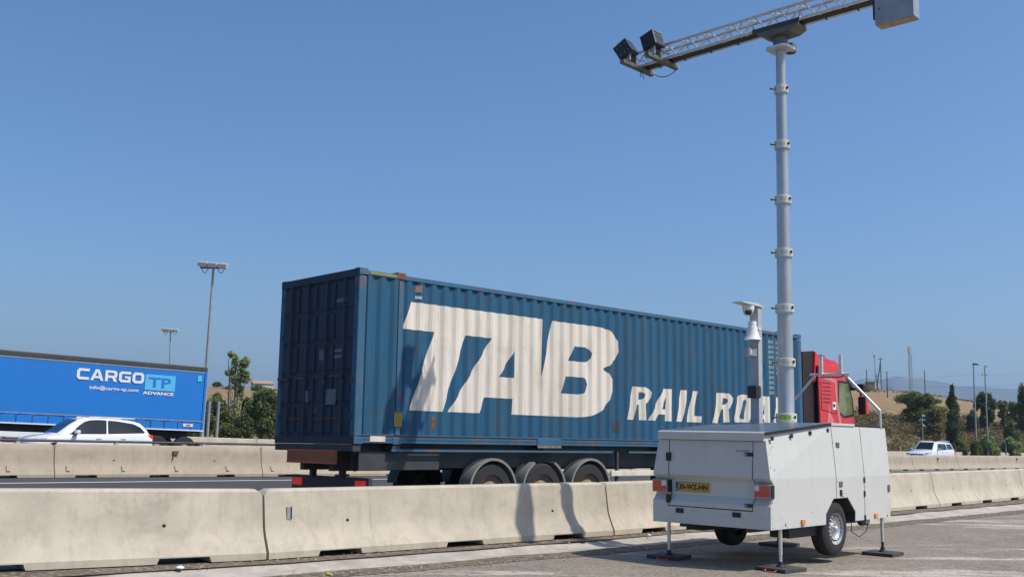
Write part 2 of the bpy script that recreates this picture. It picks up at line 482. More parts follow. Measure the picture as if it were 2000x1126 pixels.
# worn pale patches on the parking asphalt (real surface wear)
def add_wear():
    m_ = M['asphalt_old']; t = m_.node_tree; b = t.nodes['Principled BSDF']
    src = b.inputs['Base Color'].links[0].from_socket
    tc = t.nodes.new('ShaderNodeTexCoord'); mp = t.nodes.new('ShaderNodeMapping')
    mp.inputs['Rotation'].default_value = (0, 0, -TH - .15)
    mp.inputs['Scale'].default_value = (.45, 1.9, 1)
    t.links.new(tc.outputs['Object'], mp.inputs[0])
    n = t.nodes.new('ShaderNodeTexNoise'); n.inputs['Scale'].default_value = .42; n.inputs['Detail'].default_value = 10
    n.inputs['Roughness'].default_value = .72
    t.links.new(mp.outputs[0], n.inputs['Vector'])
    r_ = t.nodes.new('ShaderNodeValToRGB'); r_.color_ramp.elements[0].position = .53; r_.color_ramp.elements[1].position = .585
    t.links.new(n.outputs['Fac'], r_.inputs[0])
    mx = t.nodes.new('ShaderNodeMix'); mx.data_type = 'RGBA'
    mt = t.nodes.new('ShaderNodeMath'); mt.operation = 'MULTIPLY'; mt.inputs[1].default_value = .75
    t.links.new(r_.outputs[0], mt.inputs[0]); t.links.new(mt.outputs[0], mx.inputs['Factor'])
    t.links.new(src, mx.inputs[6]); mx.inputs[7].default_value = (.47, .42, .37, 1)
    def blend(src, fac, col):
        mx = t.nodes.new('ShaderNodeMix'); mx.data_type = 'RGBA'
        t.links.new(fac, mx.inputs['Factor']); t.links.new(src, mx.inputs[6]); mx.inputs[7].default_value = (*col, 1)
        return mx.outputs[2]
    nz = t.nodes.new('ShaderNodeTexNoise'); nz.inputs['Scale'].default_value = 2.2; nz.inputs['Detail'].default_value = 6
    t.links.new(tc.outputs['Object'], nz.inputs['Vector'])
    vm = t.nodes.new('ShaderNodeVectorMath'); vm.operation = 'MULTIPLY_ADD'; vm.inputs[1].default_value = (.9, .9, .9)
    t.links.new(nz.outputs['Color'], vm.inputs[0]); t.links.new(tc.outputs['Object'], vm.inputs[2])
    vc = t.nodes.new('ShaderNodeTexVoronoi'); vc.feature = 'DISTANCE_TO_EDGE'; vc.inputs['Scale'].default_value = .38
    t.links.new(vm.outputs[0], vc.inputs['Vector'])
    cr = t.nodes.new('ShaderNodeMapRange'); cr.inputs[1].default_value = .0; cr.inputs[2].default_value = .006; cr.inputs[3].default_value = .6; cr.inputs[4].default_value = 0
    t.links.new(vc.outputs['Distance'], cr.inputs[0])
    last = blend(mx.outputs[2], cr.outputs[0], (.07, .062, .05))
    n4 = t.nodes.new('ShaderNodeTexNoise'); n4.inputs['Scale'].default_value = 1.7; n4.inputs['Detail'].default_value = 3
    t.links.new(tc.outputs['Object'], n4.inputs['Vector'])
    r4 = t.nodes.new('ShaderNodeMapRange'); r4.inputs[1].default_value = .66; r4.inputs[2].default_value = .76; r4.inputs[4].default_value = .5
    t.links.new(n4.outputs['Fac'], r4.inputs[0])
    last = blend(last, r4.outputs[0], (.09, .08, .07))
    # fine aggregate speckle
    v = t.nodes.new('ShaderNodeTexVoronoi'); v.inputs['Scale'].default_value = 38
    t.links.new(tc.outputs['Object'], v.inputs['Vector'])
    hs = t.nodes.new('ShaderNodeHueSaturation')
    mr = t.nodes.new('ShaderNodeMapRange'); mr.inputs[3].default_value = .68; mr.inputs[4].default_value = 1.32
    sp = t.nodes.new('ShaderNodeSeparateColor')
    t.links.new(v.outputs['Color'], sp.inputs[0]); t.links.new(sp.outputs[0], mr.inputs[0]); t.links.new(mr.outputs[0], hs.inputs['Value'])
    t.links.new(last, hs.inputs['Color']); t.links.new(hs.outputs[0], b.inputs['Base Color'])
add_wear()

# ------------------------------------------------------------------ concrete barriers
def barrier_mesh(name, L, H, m_, notches, parent=None, dz=0.):
    half = [(.30, 0), (.30, .075), (.285, .10), (.235, .20), (.195, .28), (.17, .36), (.155, .45), (.13, .62), (.11, .77), (.095, .79), (.07, .80)]
    k = H / .8
    half = [(a, b * k) for a, b in half]
    def ring(x, zmin=0., zmax=9.):
        r_ = [(a, min(max(b, zmin), zmax)) for a, b in half]
        return [(x, -a, b) for a, b in r_] + [(x, a, b) for a, b in r_[::-1]]
    g = .012
    xs = [(g, 0, H - .07), (g + .03, 0, H - .03), (g + .08, 0, 9)]
    for a, b in notches:
        xs += [(a - .025, 0, 9), (a, .062, 9), (b, .062, 9), (b + .025, 0, 9)]
    xs += [(L - g - .08, 0, 9), (L - g - .03, 0, H - .03), (L - g, 0, H - .07)]
    mb = MB(); mb.loft([ring(*x) for x in xs])
    for i, v in enumerate(mb.v):
        mb.v[i] = (v[0], v[1], v[2] + dz * v[0] / L)
    return mb.build(name, m_, parent, smooth=True, ang=28)

def wedge_hole(parent, x, y, z):
    MB().tube((x, y + .02, z), (x, y - .003, z), .021, 12).build('lifting_hole', 'black', parent)

near_lab = {-2: None, -1: 'concrete road barrier beyond the left edge, beside the parking area',
    0: 'concrete barrier at the lower left with one dark round hole and a long drain notch',
    1: 'concrete barrier with a steel plate on its face and the mast shadows across it',
    2: 'concrete barrier starting behind the white trailer and running hidden past its wheels',
    3: 'concrete barrier just right of the white trailer with a steel plate on its face',
    4: 'second concrete barrier right of the white trailer in the near row',
    5: 'concrete barrier of the near row cut by the right edge of the photo'}
for k in range(-1, 9):
    a, b = pts[k], pts[k + 1]
    h = math.atan2(b.y - a.y, b.x - a.x)
    t = thing('concrete_barrier', (a.x, a.y, a.z), h, near_lab.get(k) or 'near row concrete barrier out of view past the right edge, %s beyond it' % {6: 'first', 7: 'second', 8: 'third'}[k],
              'barrier', 'concrete barriers beside the parking area')
    barrier_mesh('barrier_body', 6, .8, 'concrete', [(.71, 1.30), (2.70, 3.31), (4.71, 5.29)], t, b.z - a.z)
    sm = MB(); pf = [(.300, .02), (.300, .075), (.285, .10), (.235, .20), (.195, .28), (.17, .36), (.155, .45), (.13, .62), (.11, .77)]
    sm.loft([[(1.51, -a_ - .0012, z_ + (b.z - a.z) * .25), (1.516, -a_ - .0012, z_ + (b.z - a.z) * .25)] for a_, z_ in pf], closed=False, caps=False); sm.build('mould_seam', 'seam', t, recalc=False)
    for x in ((1.17, 4.79) if k > 0 else (4.79,)):
        wedge_hole(t, x, -.163, .40 + (b.z - a.z) * x / 6)
    if k in (1, 3, 6):
        pl = MB(); pl.obox((.33, -.152, .515), (.05, .016, .15), Matrix.Rotation(R(-4), 3, 'X')); pl.build('steel_plate', 'steel', t)
        pl = MB(); pl.obox((.36, -.158, .515), (.006, .03, .15), Matrix.Rotation(R(-4), 3, 'X')); pl.build('plate_edge', 'black', t)

# median barriers with a steel tube on top
ML = 6.15
first = None
for k in range(-2, 13):
    s_ = 10.3 + ML * k
    za, zb = road_z(s_, 28.5), road_z(s_ + ML, 28.5)
    lab = {0: 'median barrier below the white car, behind the left part of the motorway',
           -1: 'median barrier cut by the left edge of the photo',
           1: 'median barrier just left of the container lorry tail'}.get(k)
    if k >= 7: lab = ['median barrier just right of the white trailer', 'median barrier below the white pickup', 'median barrier right of the white pickup',
                      'second median barrier right of the white pickup', 'third median barrier right of the white pickup, at the photo edge', 'median barrier past the right photo edge'][min(k - 7, 5)]
    ORD = ['first', 'second', 'third', 'fourth', 'fifth', 'sixth', 'seventh', 'eighth', 'ninth', 'tenth']
    if not lab: lab = 'median barrier hidden behind the container lorry, %s from its tail' % ORD[k - 2] if k > 1 else 'median barrier outside the photo beyond its left edge'
    p = sd(s_, 28.5, za)
    t = thing('median_barrier', p, TH, lab, 'barrier', 'concrete barriers along the median')
    barrier_mesh('barrier_body', ML, .87, 'concrete_far', [(.55, 1.1), (2.6, 3.15), (4.65, 5.2)], t, zb - za)
    dz = (zb - za) / ML
    for x in (1.6, 4.6): wedge_hole(t, x, -.168, .45 + dz * x)
    if k < 6:
        for x in (.35, 1.85, 3.4, 5.0):
            mb = MB(); mb.obox((x, -.235, .23 + dz * x), (.10, .05, .16), Matrix.Rotation(R(-25), 3, 'X')); mb.build('lug', 'concrete_far', t, bevel=.006)
    if k % 2 == 0 or k < 3:
        mb = MB(); mb.box(3.3, 3.45, -.19, -.12, .62 + dz * 3, .72 + dz * 3); mb.tube((3.32, -.18, .6 + dz * 3), (3.28, -.19, .45 + dz * 3), .012, 6); mb.build('hook', 'rust', t)
t = thing('median_rail', sd(0, 28.5, 0), TH, 'dark steel tube mounted on top of the median barriers', 'guard rail')
mb = MB(); br = MB(); prev = None
for i in range(0, 38):
    s_ = -2 + i * ML / 5
    p = Vector((s_, 0, road_z(s_, 28.5) + .95))
    if prev: mb.tube(prev, p, .035, 8, caps=False)
    prev = p
mb.build('tube_rail', 'darksteel', t, smooth=True)
for i in range(0, 17):
    s_ = -1 + i * 2.6
    z = road_z(s_, 28.5)
    MB().box(s_ - .05, s_ + .05, -.05, .05, z + .86, z + .925).build('rail_bracket', 'alu', t)

# outer barriers of the far carriageway
for k in range(0, 19):
    s_ = 14.9 + 6 * k
    zo = lambda s: interp(s, [(15, .45), (24, .31), (28, .24), (60, .02), (200, 0)])
    if k < 2: lab = 'pale outer barrier hidden behind the %s of the blue trailer' % ('middle', 'rear wheels')[k]
    elif k == 2: lab = 'pale outer barrier below the poplar, left of the container'
    elif k < 12: lab = 'pale outer barrier hidden behind the container lorry, %s from its tail' % ORD[k - 3]
    elif k < 15: lab = 'pale outer barrier %s, far side of the motorway' % ('just right of the white trailer', 'behind the white pickup', 'below the dark narrow poplar')[k - 12]
    else: lab = 'pale outer barrier on the far right side, %s past the dark poplar' % ORD[k - 15]
    t = thing('outer_barrier', sd(s_, 47, zo(s_)), TH, lab, 'barrier', 'barriers along the outer edge of the motorway')
    barrier_mesh('barrier_body', 6, .8, 'concrete', [(.7, 1.3), (4.7, 5.3)], t, zo(s_ + 6) - zo(s_))
    wedge_hole(t, 2.4, -.163, .42)

# ------------------------------------------------------------------ terrain
def sstep(a, b, x):
    t = min(1, max(0, (x - a) / (b - a))); return t * t * (3 - 2 * t)
def terr(s, d):
    r_ = s / max(d, 1)
    wr = sstep(.75, 1.35, r_)
    fr = interp(d, [(48, -.1), (52, .2), (60, 3.6), (66, 5.2), (90, 9.5), (112, 13.0), (125, 14.2), (150, 14), (220, 8), (320, 6)])
    fr *= 1 - .14 * sstep(2.0, 3.2, r_)
    fl = interp(d, [(48, .2), (110, .5), (170, 3.5), (260, 11.5), (310, 15.2), (340, 15), (480, 9)])
    z = wr * fr + (1 - wr) * fl
    z += (mnoise.noise(Vector((s * .03, d * .03, 0))) * 1.1 + mnoise.noise(Vector((s * .15, d * .15, 4))) * .35) * sstep(50, 70, d)
    return z
def terrain(name, ds, ss, m_):
    mb = MB(); mb.loft([[sd(s_, d, terr(s_, d)) for d in ds] for s_ in ss], closed=False, caps=False)
    return struct(mb.build(name, m_, smooth=True, ang=180))
frange = lambda a, b, n: [a + (b - a) * i / n for i in range(n + 1)]
terrain('embankment', frange(47.6, 65, 14), frange(-80, 420, 200), 'embank')
terrain('field_hill', frange(65, 480, 80), frange(-160, 700, 120), 'field')
def gz(X, Y):
    v = Vector((X, Y, 0)); s_, d_ = v @ DV, v @ NV
    return terr(s_, d_) if d_ > 47.6 else 0

# mountains far behind
rp = []
for i in range(90):
    px = 1380 + i * 12
    base = interp(px, [(1380, 820), (1560, 775), (1640, 752), (1690, 738), (1720, 741), (1755, 734), (1775, 739), (1800, 738), (1830, 744), (1870, 753), (1920, 755), (1960, 758), (1990, 759), (2100, 764), (2300, 790), (2450, 830)])
    y = base + 1.6 * mnoise.noise(Vector((i * .6, 0, 0))) + .8 * mnoise.noise(Vector((i * 1.9, 3, 0)))
    rp.append(at(px, y, 4200))
rows = []
for i, p in enumerate(rp):
    row = []
    for t_ in (0, .25, .5, .75, 1.0, 1.5):
        q = p.copy(); z = p.z * (1 - abs(1 - t_ * 1) ** 1.3) if t_ <= 1 else p.z * .3
        k = (4200 - 1100 * (1 - t_)) / 4200
        ridge = 1 + .25 * mnoise.noise(Vector((i * .25, t_ * 2, 9))) * (1 if t_ < 1 else 0)
        row.append(Vector((p.x * k, p.y * k, (p.z * t_ ** .8 if t_ <= 1 else p.z * .2) * ridge - (3 if t_ == 0 else 0))))
    rows.append(row)
struct(MB().loft(rows, closed=False, caps=False).build('mountains', 'mount', smooth=True, ang=180))

# ------------------------------------------------------------------ trees
LEAFK = .56
def leaves(mb, c, r_, n, size, rnd, shell=.35):
    n = int(n * 2.6); size *= LEAFK; c = Vector(c)
    V, Fc = mb.v, mb.f
    for _ in range(n):
        x, y, z = rnd.gauss(0, 1), rnd.gauss(0, 1), rnd.gauss(0, 1)
        l = math.sqrt(x * x + y * y + z * z) + 1e-6
        q = (shell + (1 - shell) * rnd.random() ** .6) * (1 + .22 * abs(rnd.gauss(0, 1)) * (rnd.random() < .35)) / l
        px, py, pz = c.x + x * q * r_[0], c.y + y * q * r_[1], c.z + z * q * r_[2]
        ax, ay, az = rnd.gauss(0, 1), rnd.gauss(0, 1), rnd.gauss(.5, 1)
        l = math.sqrt(ax * ax + ay * ay + az * az) + 1e-6; ax /= l; ay /= l; az /= l
        bx, by, bz = (-ay, ax, 0) if abs(az) < .9 else (1, 0, 0)
        l = math.sqrt(bx * bx + by * by) + 1e-6; bx /= l; by /= l
        cx, cy, cz = ay * bz - az * by, az * bx - ax * bz, ax * by - ay * bx
        s_ = size * rnd.uniform(.5, 1.5); h = s_ * .5; k = s_ * .36
        o = len(V)
        V.append((px - bx * h, py - by * h, pz)); V.append((px + cx * k, py + cy * k, pz + cz * k))
        V.append((px + bx * h, py + by * h, pz)); V.append((px - cx * k, py - cy * k, pz - cz * k))
        Fc.append((o, o + 1, o + 2, o + 3))
def tree(name, px, py_top, Y, wid, lm, label, group=None, shape='round', n=2600, size=.32, bark='bark', bare=.18, seed=1, base=None, cat='tree', hole=0):
    rnd = random.Random(seed * 31 + 5)
    top = at(px, py_top, Y)
    X = top.x; z0 = gz(X, Y) if base is None else base
    Ht = top.z - z0
    t = thing(name, (X, Y, z0), rnd.uniform(0, 6), label, cat, group)
    W = wid / F_PX * Y / 2 * 1.12
    tr = MB(); segs = 6; pr = Vector((0, 0, -.2)); rr = max(.05, Ht * .022)
    topz = Ht * (.85 if shape != 'round' else .7)
    for i in range(1, segs + 1):
        q = Vector((rnd.uniform(-.04, .04) * W, rnd.uniform(-.04, .04) * W, topz * i / segs))
        tr.tube(pr, q, rr * (1 - (i - 1) / segs * .8), 8, r2=rr * (1 - i / segs * .8)); pr = q
    cl = MB(); cents = []
    if shape == 'round':
        nc = 26
        for i in range(nc):
            a = rnd.uniform(0, 6.28); e = rnd.uniform(-.75, .95); q = math.sqrt(max(0, 1 - e * e)) * rnd.uniform(.3, .78)
            cents.append((Vector((math.cos(a) * q * W, math.sin(a) * q * W, Ht * (bare + (1 - bare) * (.5 + .39 * e)))), W * rnd.uniform(.18, .38), Ht * (1 - bare) * rnd.uniform(.08, .17)))
    elif shape == 'column':
        nc = 20
        for i in range(nc):
            f = i / (nc - 1); a = rnd.uniform(0, 6.28)
            prof = math.sin(math.pi * min(1, (f * .86 + .1))) ** .7 if f > .35 else .8 + .2 * f
            q = W * prof * .5 * rnd.uniform(.3, 1)
            cents.append((Vector((math.cos(a) * q, math.sin(a) * q, Ht * (bare + (1 - bare) * (.04 + .9 * f)))), W * prof * rnd.uniform(.42, .62), Ht * .07))
        cents.append((Vector((0, 0, Ht * .96)), W * .14, Ht * .045))
    elif shape == 'bush':
        nc = 12
        for i in range(nc):
            a = rnd.uniform(0, 6.28); q = rnd.uniform(.1, .7) * W
            cents.append((Vector((math.cos(a) * q, math.sin(a) * q, Ht * rnd.uniform(.2, .72))), W * rnd.uniform(.25, .42), Ht * rnd.uniform(.16, .26)))
        cents.append((Vector((0, 0, Ht * .82)), W * .3, Ht * .17))
    per = n // len(cents)
    for c, rh, rv in cents:
        leaves(cl, c, (rh, rh, rv), per, size, rnd)
        if shape != 'column' or c.z < Ht * .8:
            st = Vector((0, 0, max(0, min(topz, c.z * .65))))
            tr.tube(st, c, rr * .38, 6, r2=rr * .12)
    tr.build('trunk', bark, t)
    cl.build('crown', lm, t, recalc=False)
    return t
TG = 'trees on the roadside slope'
tree('broadleaf_tree', 1795, 762, 132, 88, 'leaf', 'wide green tree on the slope, left of the dark poplar', TG, n=9000, size=.36, bare=.12, seed=3)
tree('broadleaf_tree', 1822, 790, 126, 52, 'leaf_o', 'olive green tree leaning on the left side of the dark poplar', TG, n=3200, size=.36, bare=.05, seed=4, shape='column')
tree('poplar', 1859, 752, 120, 37, 'leaf_d', 'dark narrow poplar behind the white pickup', TG, shape='column', n=7500, size=.32, bare=.03, seed=5)
tree('broadleaf_tree', 1921, 761, 140, 40, 'leaf_d', 'dark rounded tree behind the two tall grey poles', TG, n=3600, size=.42, bare=.12, seed=6)
tree('broadleaf_tree', 1898, 800, 138, 24, 'leaf_d', 'small dark tree between the poplar and the lamp pole', TG, n=1500, size=.36, bare=.1, seed=16)
tree('broadleaf_tree', 1962, 775, 150, 34, 'leaf_o', 'small olive tree on the crest right of the tall poles', TG, n=2000, size=.42, bare=.12, seed=7)
tree('broadleaf_tree', 1984, 778, 145, 30, 'leaf', 'green tree on the crest beside the right edge tree', TG, n=2000, size=.42, bare=.1, seed=8)
tree('broadleaf_tree', 2003, 748, 128, 36, 'leaf_d', 'dark tree cut by the right edge of the photo', TG, n=3000, size=.38, bare=.2, seed=9)
tree('shrub', 1976, 818, 122, 32, 'leaf', 'rounded green shrub on the brown slope near the right edge', 'shrubs on the roadside slope', 'bush', n=2000, size=.3, seed=10, cat='shrub')
tree('shrub', 1930, 846, 111, 46, 'leaf_l', 'pale green feathery shrub right of the tall camera pole', 'shrubs on the roadside slope', 'bush', n=3200, size=.26, seed=11, base=-.1, cat='shrub')
tree('shrub', 1905, 858, 109, 30, 'leaf', 'green shrub at the foot of the tall lamp pole', 'shrubs on the roadside slope', 'bush', n=1800, size=.26, seed=12, base=-.1, cat='shrub')
tree('shrub', 1973, 852, 112, 46, 'leaf_l', 'pale green shrub beside the short sign post at the right', 'shrubs on the roadside slope', 'bush', n=3000, size=.26, seed=13, base=-.1, cat='shrub')
tree('shrub', 1880, 862, 110, 24, 'leaf_o', 'low olive shrub at the poplar foot', 'shrubs on the roadside slope', 'bush', n=1200, size=.26, seed=14, base=-.1, cat='shrub')
tree('shrub', 1690, 752, 215, 16, 'leaf_o', 'small olive bush on the crest beside the antenna hut', 'shrubs on the roadside slope', 'bush', n=600, size=.4, seed=15, cat='shrub')
# left side
LG = 'trees behind the left motorway barrier'
def poplar_left():
    rnd = random.Random(77); Y = 82; top = at(456, 686, Y); z0 = gz(top.x, Y); Ht = top.z - z0
    t = thing('poplar', (top.x, Y, z0), 0, 'tall half bare poplar with pale stems left of the container', 'tree', LG)
    tr = MB(); cr = MB(); k = Y / F_PX
    stems = [[(452, 870), (452, 800), (450, 750), (454, 700)], [(458, 870), (462, 790), (468, 740), (474, 705)], [(450, 860), (446, 790), (448, 735), (446, 700)],
             [(458, 850), (458, 780), (462, 730), (462, 700)], [(460, 850), (470, 790), (478, 750), (482, 735)]]
    for st in stems:
        ps = []
        for i, (x, y) in enumerate(st):
            q = at(x, y, Y + rnd.uniform(-.5, .5)); ps.append(q - Vector((top.x, Y, z0)))
        for i, (a, b) in enumerate(zip(ps, ps[1:])): tr.tube(a, b, .10 - .025 * i, 6, r2=.075 - .025 * i)
    for i in range(60):
        x = rnd.uniform(446, 470); y = rnd.uniform(730, 840)
        a = at(x, y, Y + rnd.uniform(-.6, .6)) - Vector((top.x, Y, z0)); b = a + Vector((rnd.uniform(-.5, .5), rnd.uniform(-.5, .5), rnd.uniform(.3, 1.1)))
        tr.tube(a, b, .018, 4)
    for x, y, w_, h_, n in [(452, 692, 7, 6, 130), (460, 705, 7, 12, 200), (479, 706, 10, 10, 260), (473, 718, 8, 10, 220), (480, 730, 9, 8, 200), (458, 722, 7, 8, 130),
                            (447, 728, 8, 5, 120), (470, 735, 9, 10, 260), (480, 742, 9, 8, 180), (464, 750, 7, 18, 260), (470, 765, 7, 16, 200), (455, 740, 6, 12, 90), (460, 800, 12, 26, 300), (466, 840, 12, 20, 300)]:
        c = at(x, y, Y) - Vector((top.x, Y, z0))
        leaves(cr, c, (w_ * k, w_ * k, h_ * k), int(n * (.55 if y < 780 else .3)), .34, rnd, .1)
    tr.build('trunk', 'bark_pale', t); cr.build('crown', 'leaf_l', t, recalc=False)
poplar_left()
tree('broadleaf_tree', 518, 757, 78, 84, 'leaf_d', 'dense dark tree directly left of the container doors', LG, n=6500, size=.26, bare=.02, seed=21)
tree('broadleaf_tree', 490, 772, 84, 50, 'leaf', 'lighter green tree between the poplar and the dense dark tree', LG, n=4200, size=.28, bare=.0, seed=22)
tree('shrub', 442, 800, 80, 52, 'leaf', 'green bush filling the gap behind the poplar stems', LG, shape='bush', n=3600, size=.27, bare=.0, seed=31, cat='shrub')
tree('shrub', 478, 806, 76, 56, 'leaf_d', 'dark green bush right of the poplar foot', LG, shape='bush', n=3600, size=.26, bare=.0, seed=32, cat='shrub')
tree('shrub', 530, 800, 74, 60, 'leaf_d', 'dark low bush at the foot of the dense dark tree', LG, shape='bush', n=3600, size=.26, bare=.0, seed=33, cat='shrub')
tree('shrub', 410, 806, 84, 40, 'leaf', 'low green bush beside the blue trailer end', LG, shape='bush', n=2600, size=.28, bare=.0, seed=34, cat='shrub')
tree('broadleaf_tree', 425, 778, 90, 64, 'leaf_d', 'dark tree behind the two short grey posts', LG, n=4200, size=.3, bare=.02, seed=23)
tree('broadleaf_tree', 560, 770, 90, 70, 'leaf_d', 'dark tree mostly hidden behind the container doors', LG, n=2500, size=.34, bare=.02, seed=24)
tree('broadleaf_tree', 380, 790, 100, 70, 'leaf_d', 'dark tree mostly hidden behind the blue trailer end', LG, n=2500, size=.34, bare=.02, seed=25)
tree('hedge_tree', 425, 765, 150, 50, 'leaf', 'green rounded tree at the foot of the left hill', LG, n=2600, size=.45, bare=.0, seed=26, shape='bush')
tree('broadleaf_tree', 424, 745, 330, 20, 'leaf_d', 'small dark round tree on the crest of the left hill', LG, n=1200, size=.7, bare=.05, seed=27)
tree('hedge_tree', 505, 751, 318, 46, 'leaf_d', 'row of dark trees in front of the hilltop house', LG, n=1600, size=.8, bare=.0, seed=28, shape='bush')
tree('hedge_tree', 448, 752, 322, 30, 'leaf_o', 'olive bushes on the left hill crest beside the round tree', LG, n=900, size=.7, bare=.0, seed=29, shape='bush')
# hilltop house
hp = at(512, 752, 322)
hz = gz(hp.x, 322)
t = thing('hill_house', (hp.x, 322, hz), R(25), 'small pale house with a tiled roof on the left hilltop', 'house')
MB().box(-3, 3, -2.2, 2.2, -1, max(2.5, hp.z - hz)).build('wall', 'house', t)
hh = max(2.5, hp.z - hz)
MB().add([(-3.3, -2.5, hh), (3.3, -2.5, hh), (3.3, 2.5, hh), (-3.3, 2.5, hh), (-3.3, 0, hh + 1), (3.3, 0, hh + 1)],
         [(0, 1, 5, 4), (2, 3, 4, 5), (0, 4, 3), (1, 2, 5), (0, 3, 2, 1)]).build('roof', 'roof', t)
MB().box(-1.2, -.4, -2.23, -2.2, hh - 1.6, hh - .6).build('window', 'glass', t)

# scrub covering the embankment and crest: nobody could count it
rnd = random.Random(5)
for nm, mm, cnt, dr, size in (('scrub', 'leaf_b', 1150, (49, 66), .34), ('undergrowth', 'leaf_o', 800, (49, 62), .32)):
    mb = MB()
    for i in range(cnt):
        s_ = rnd.uniform(60, 260); d_ = rnd.uniform(*dr)
        p = sd(s_, d_, terr(s_, d_)); r_ = rnd.uniform(.35, 1.5)
        leaves(mb, p + Vector((0, 0, r_ * .3)), (r_ * 1.5, r_ * 1.5, r_ * .55), int(34 * r_ + 12), size, rnd, 0)
    tag(mb.build(nm, mm, recalc=False), 'dry brown brush covering the slope' if nm == 'scrub' else 'low green undergrowth on the slope', 'brush' if nm == 'scrub' else 'undergrowth', kind='stuff')
mb = MB()
for i in range(420):
    s_ = rnd.uniform(120, 330); d_ = rnd.uniform(108, 128)
    p = sd(s_, d_, terr(s_, d_)); leaves(mb, p, (1.2, 1.2, .45), 12, .5, rnd, 0)
tag(mb.build('crest_grass', 'leaf_b', recalc=False), 'dry brown grass along the hill crest', 'dry grass', kind='stuff')

# ------------------------------------------------------------------ lamps, poles, antennas
def pole_base(px, Y): 
    X = at(px, 860, Y).x; return X, gz(X, Y)
# floodlight masts, left
LP = 'floodlight masts left of the container'
def floodmast(px, py, pxb, Y, label, sc=1.):
    top = at(px, py, Y); bs = at(pxb, 860, Y)
    z0 = gz(bs.x, Y)
    t = thing('floodlight_mast', (bs.x, Y, z0), 0, label, 'street lamp', LP)
    q = top - Vector((bs.x, Y, z0))
    q0 = Vector((0, 0, 0)); 
    MB().tube(q0, q, .14 * sc, 12, r2=.075 * sc).build('pole', 'pole', t, smooth=True)
    k = sc
    MB().box(q.x - .9 * k, q.x + .9 * k, -.05, .05, q.z - .12, q.z - .02).build('cross_arm', 'darksteel', t)
    for x, a in ((-.68, 2), (-.02, 3), (.68, 4)):
        fx = MB(); rot = Matrix.Rotation(R(a), 3, 'Y') @ Matrix.Rotation(R(14), 3, 'X')
        fx.obox((q.x + x * k, -.1, q.z + .12 - x * .07), (.60 * k, .55 * k, .32 * k), rot)
        f_ = fx.build('floodlight', 'alu', t, bevel=.03)
        fx = MB(); fx.obox((q.x + (x - .31) * k, -.1, q.z + .12 - x * .07), (.03, .44 * k, .19 * k), rot); fx.build('lamp_end', 'black', f_)
    for x in (-.5, .62):
        cb = MB(); pts_ = [Vector((q.x + (x - .3) * k, -.1, q.z)), Vector((q.x + (x - .18) * k, -.12, q.z - .38)), Vector((q.x + x * k, -.12, q.z - .45)), Vector((q.x + (x + .22) * k, -.1, q.z - .08))]
        cb.path(pts_, .022, 5); cb.build('cable', 'black', t)
floodmast(417, 521, 393.5, 70, 'tall floodlight mast behind the right end of the blue trailer')
floodmast(333, 646, 329.5, 125, 'smaller looking floodlight mast farther back above the blue trailer')
# two short posts behind the outer barrier
for px, Y, lab in ((404.5, 62, 'left one of two short grey posts behind the outer barrier'), (422.5, 62, 'right one of two short grey posts, under the half bare poplar')):
    X = at(px, 850, Y).x; tp = at(px + 5, 783, Y)
    t = thing('grey_post', (X, Y, .3), 0, lab, 'post', 'short grey posts')
    MB().tube((0, 0, -.4), (tp.x - X, 0, tp.z - .3), .09, 10).build('post', 'pole', t, smooth=True)
    MB().box(-.12, .12, -.12, .12, -.2, .1).build('base_plate', 'pole', t)
# right: street lamp and camera pole
X, z0 = pole_base(1906.5, 112); tp = at(1901, 711, 112)
t = thing('street_lamp', (X, 112, z0), 0, 'tall slim street lamp with one short dark head pointing right', 'street lamp')
MB().tube((0, 0, -.2), (tp.x - X, 0, tp.z - z0), .11, 10, r2=.06).build('pole', 'pole', t, smooth=True)
hx = tp.x - X; hz_ = tp.z - z0
MB().loft([[(hx - .05, -.12, hz_ - .05), (hx - .05, .12, hz_ - .05), (hx - .05, .12, hz_ + .12), (hx - .05, -.12, hz_ + .12)],
           [(hx + .3, -.16, hz_ - .06), (hx + .3, .16, hz_ - .06), (hx + .3, .16, hz_ + .1), (hx + .3, -.16, hz_ + .1)],
           [(hx + .62, -.06, hz_ - .06), (hx + .62, .06, hz_ - .06), (hx + .62, .06, hz_ - .03), (hx + .62, -.06, hz_ - .03)]]).build('lamp_head', 'darksteel', t)
X, z0 = pole_base(1929, 110); tp = at(1923, 713, 110)
t = thing('camera_pole', (X, 110, z0), 0, 'tall slim pole with small traffic cameras, right of the street lamp', 'pole')
hx = tp.x - X; hz_ = tp.z - z0
MB().tube((0, 0, -.2), (hx, 0, hz_), .10, 10, r2=.055).build('pole', 'pole', t, smooth=True)
for dx, dz_ in ((.24, -.1), (-.22, -.95), (.2, -1.0)):
    a = MB(); a.tube((hx, 0, hz_ + dz_ + .03), (hx + dx, 0, hz_ + dz_ + .03), .02, 6); a.lathe((hx + dx, 0, hz_ + dz_ + .12), (0, 0, -1), [(.0, -.02), (.09, 0), (.10, .12), (.07, .2), (0, .24)], 10)
    a.build('dome_camera', 'print_white', t, smooth=True)
X, z0 = pole_base(1802.5, 106); tp = at(1800.5, 808, 106)
t = thing('camera_post', (X, 106, .0), 0, 'short grey post with two white cameras above the pickup', 'post')
hx = tp.x - X; hz_ = tp.z
MB().tube((0, 0, -.2), (hx, 0, hz_), .055, 8).build('post', 'pole', t, smooth=True)
MB().box(hx - .28, hx + .34, -.04, .04, hz_ - .62, hz_ - .5).build('cross_arm', 'pole', t)
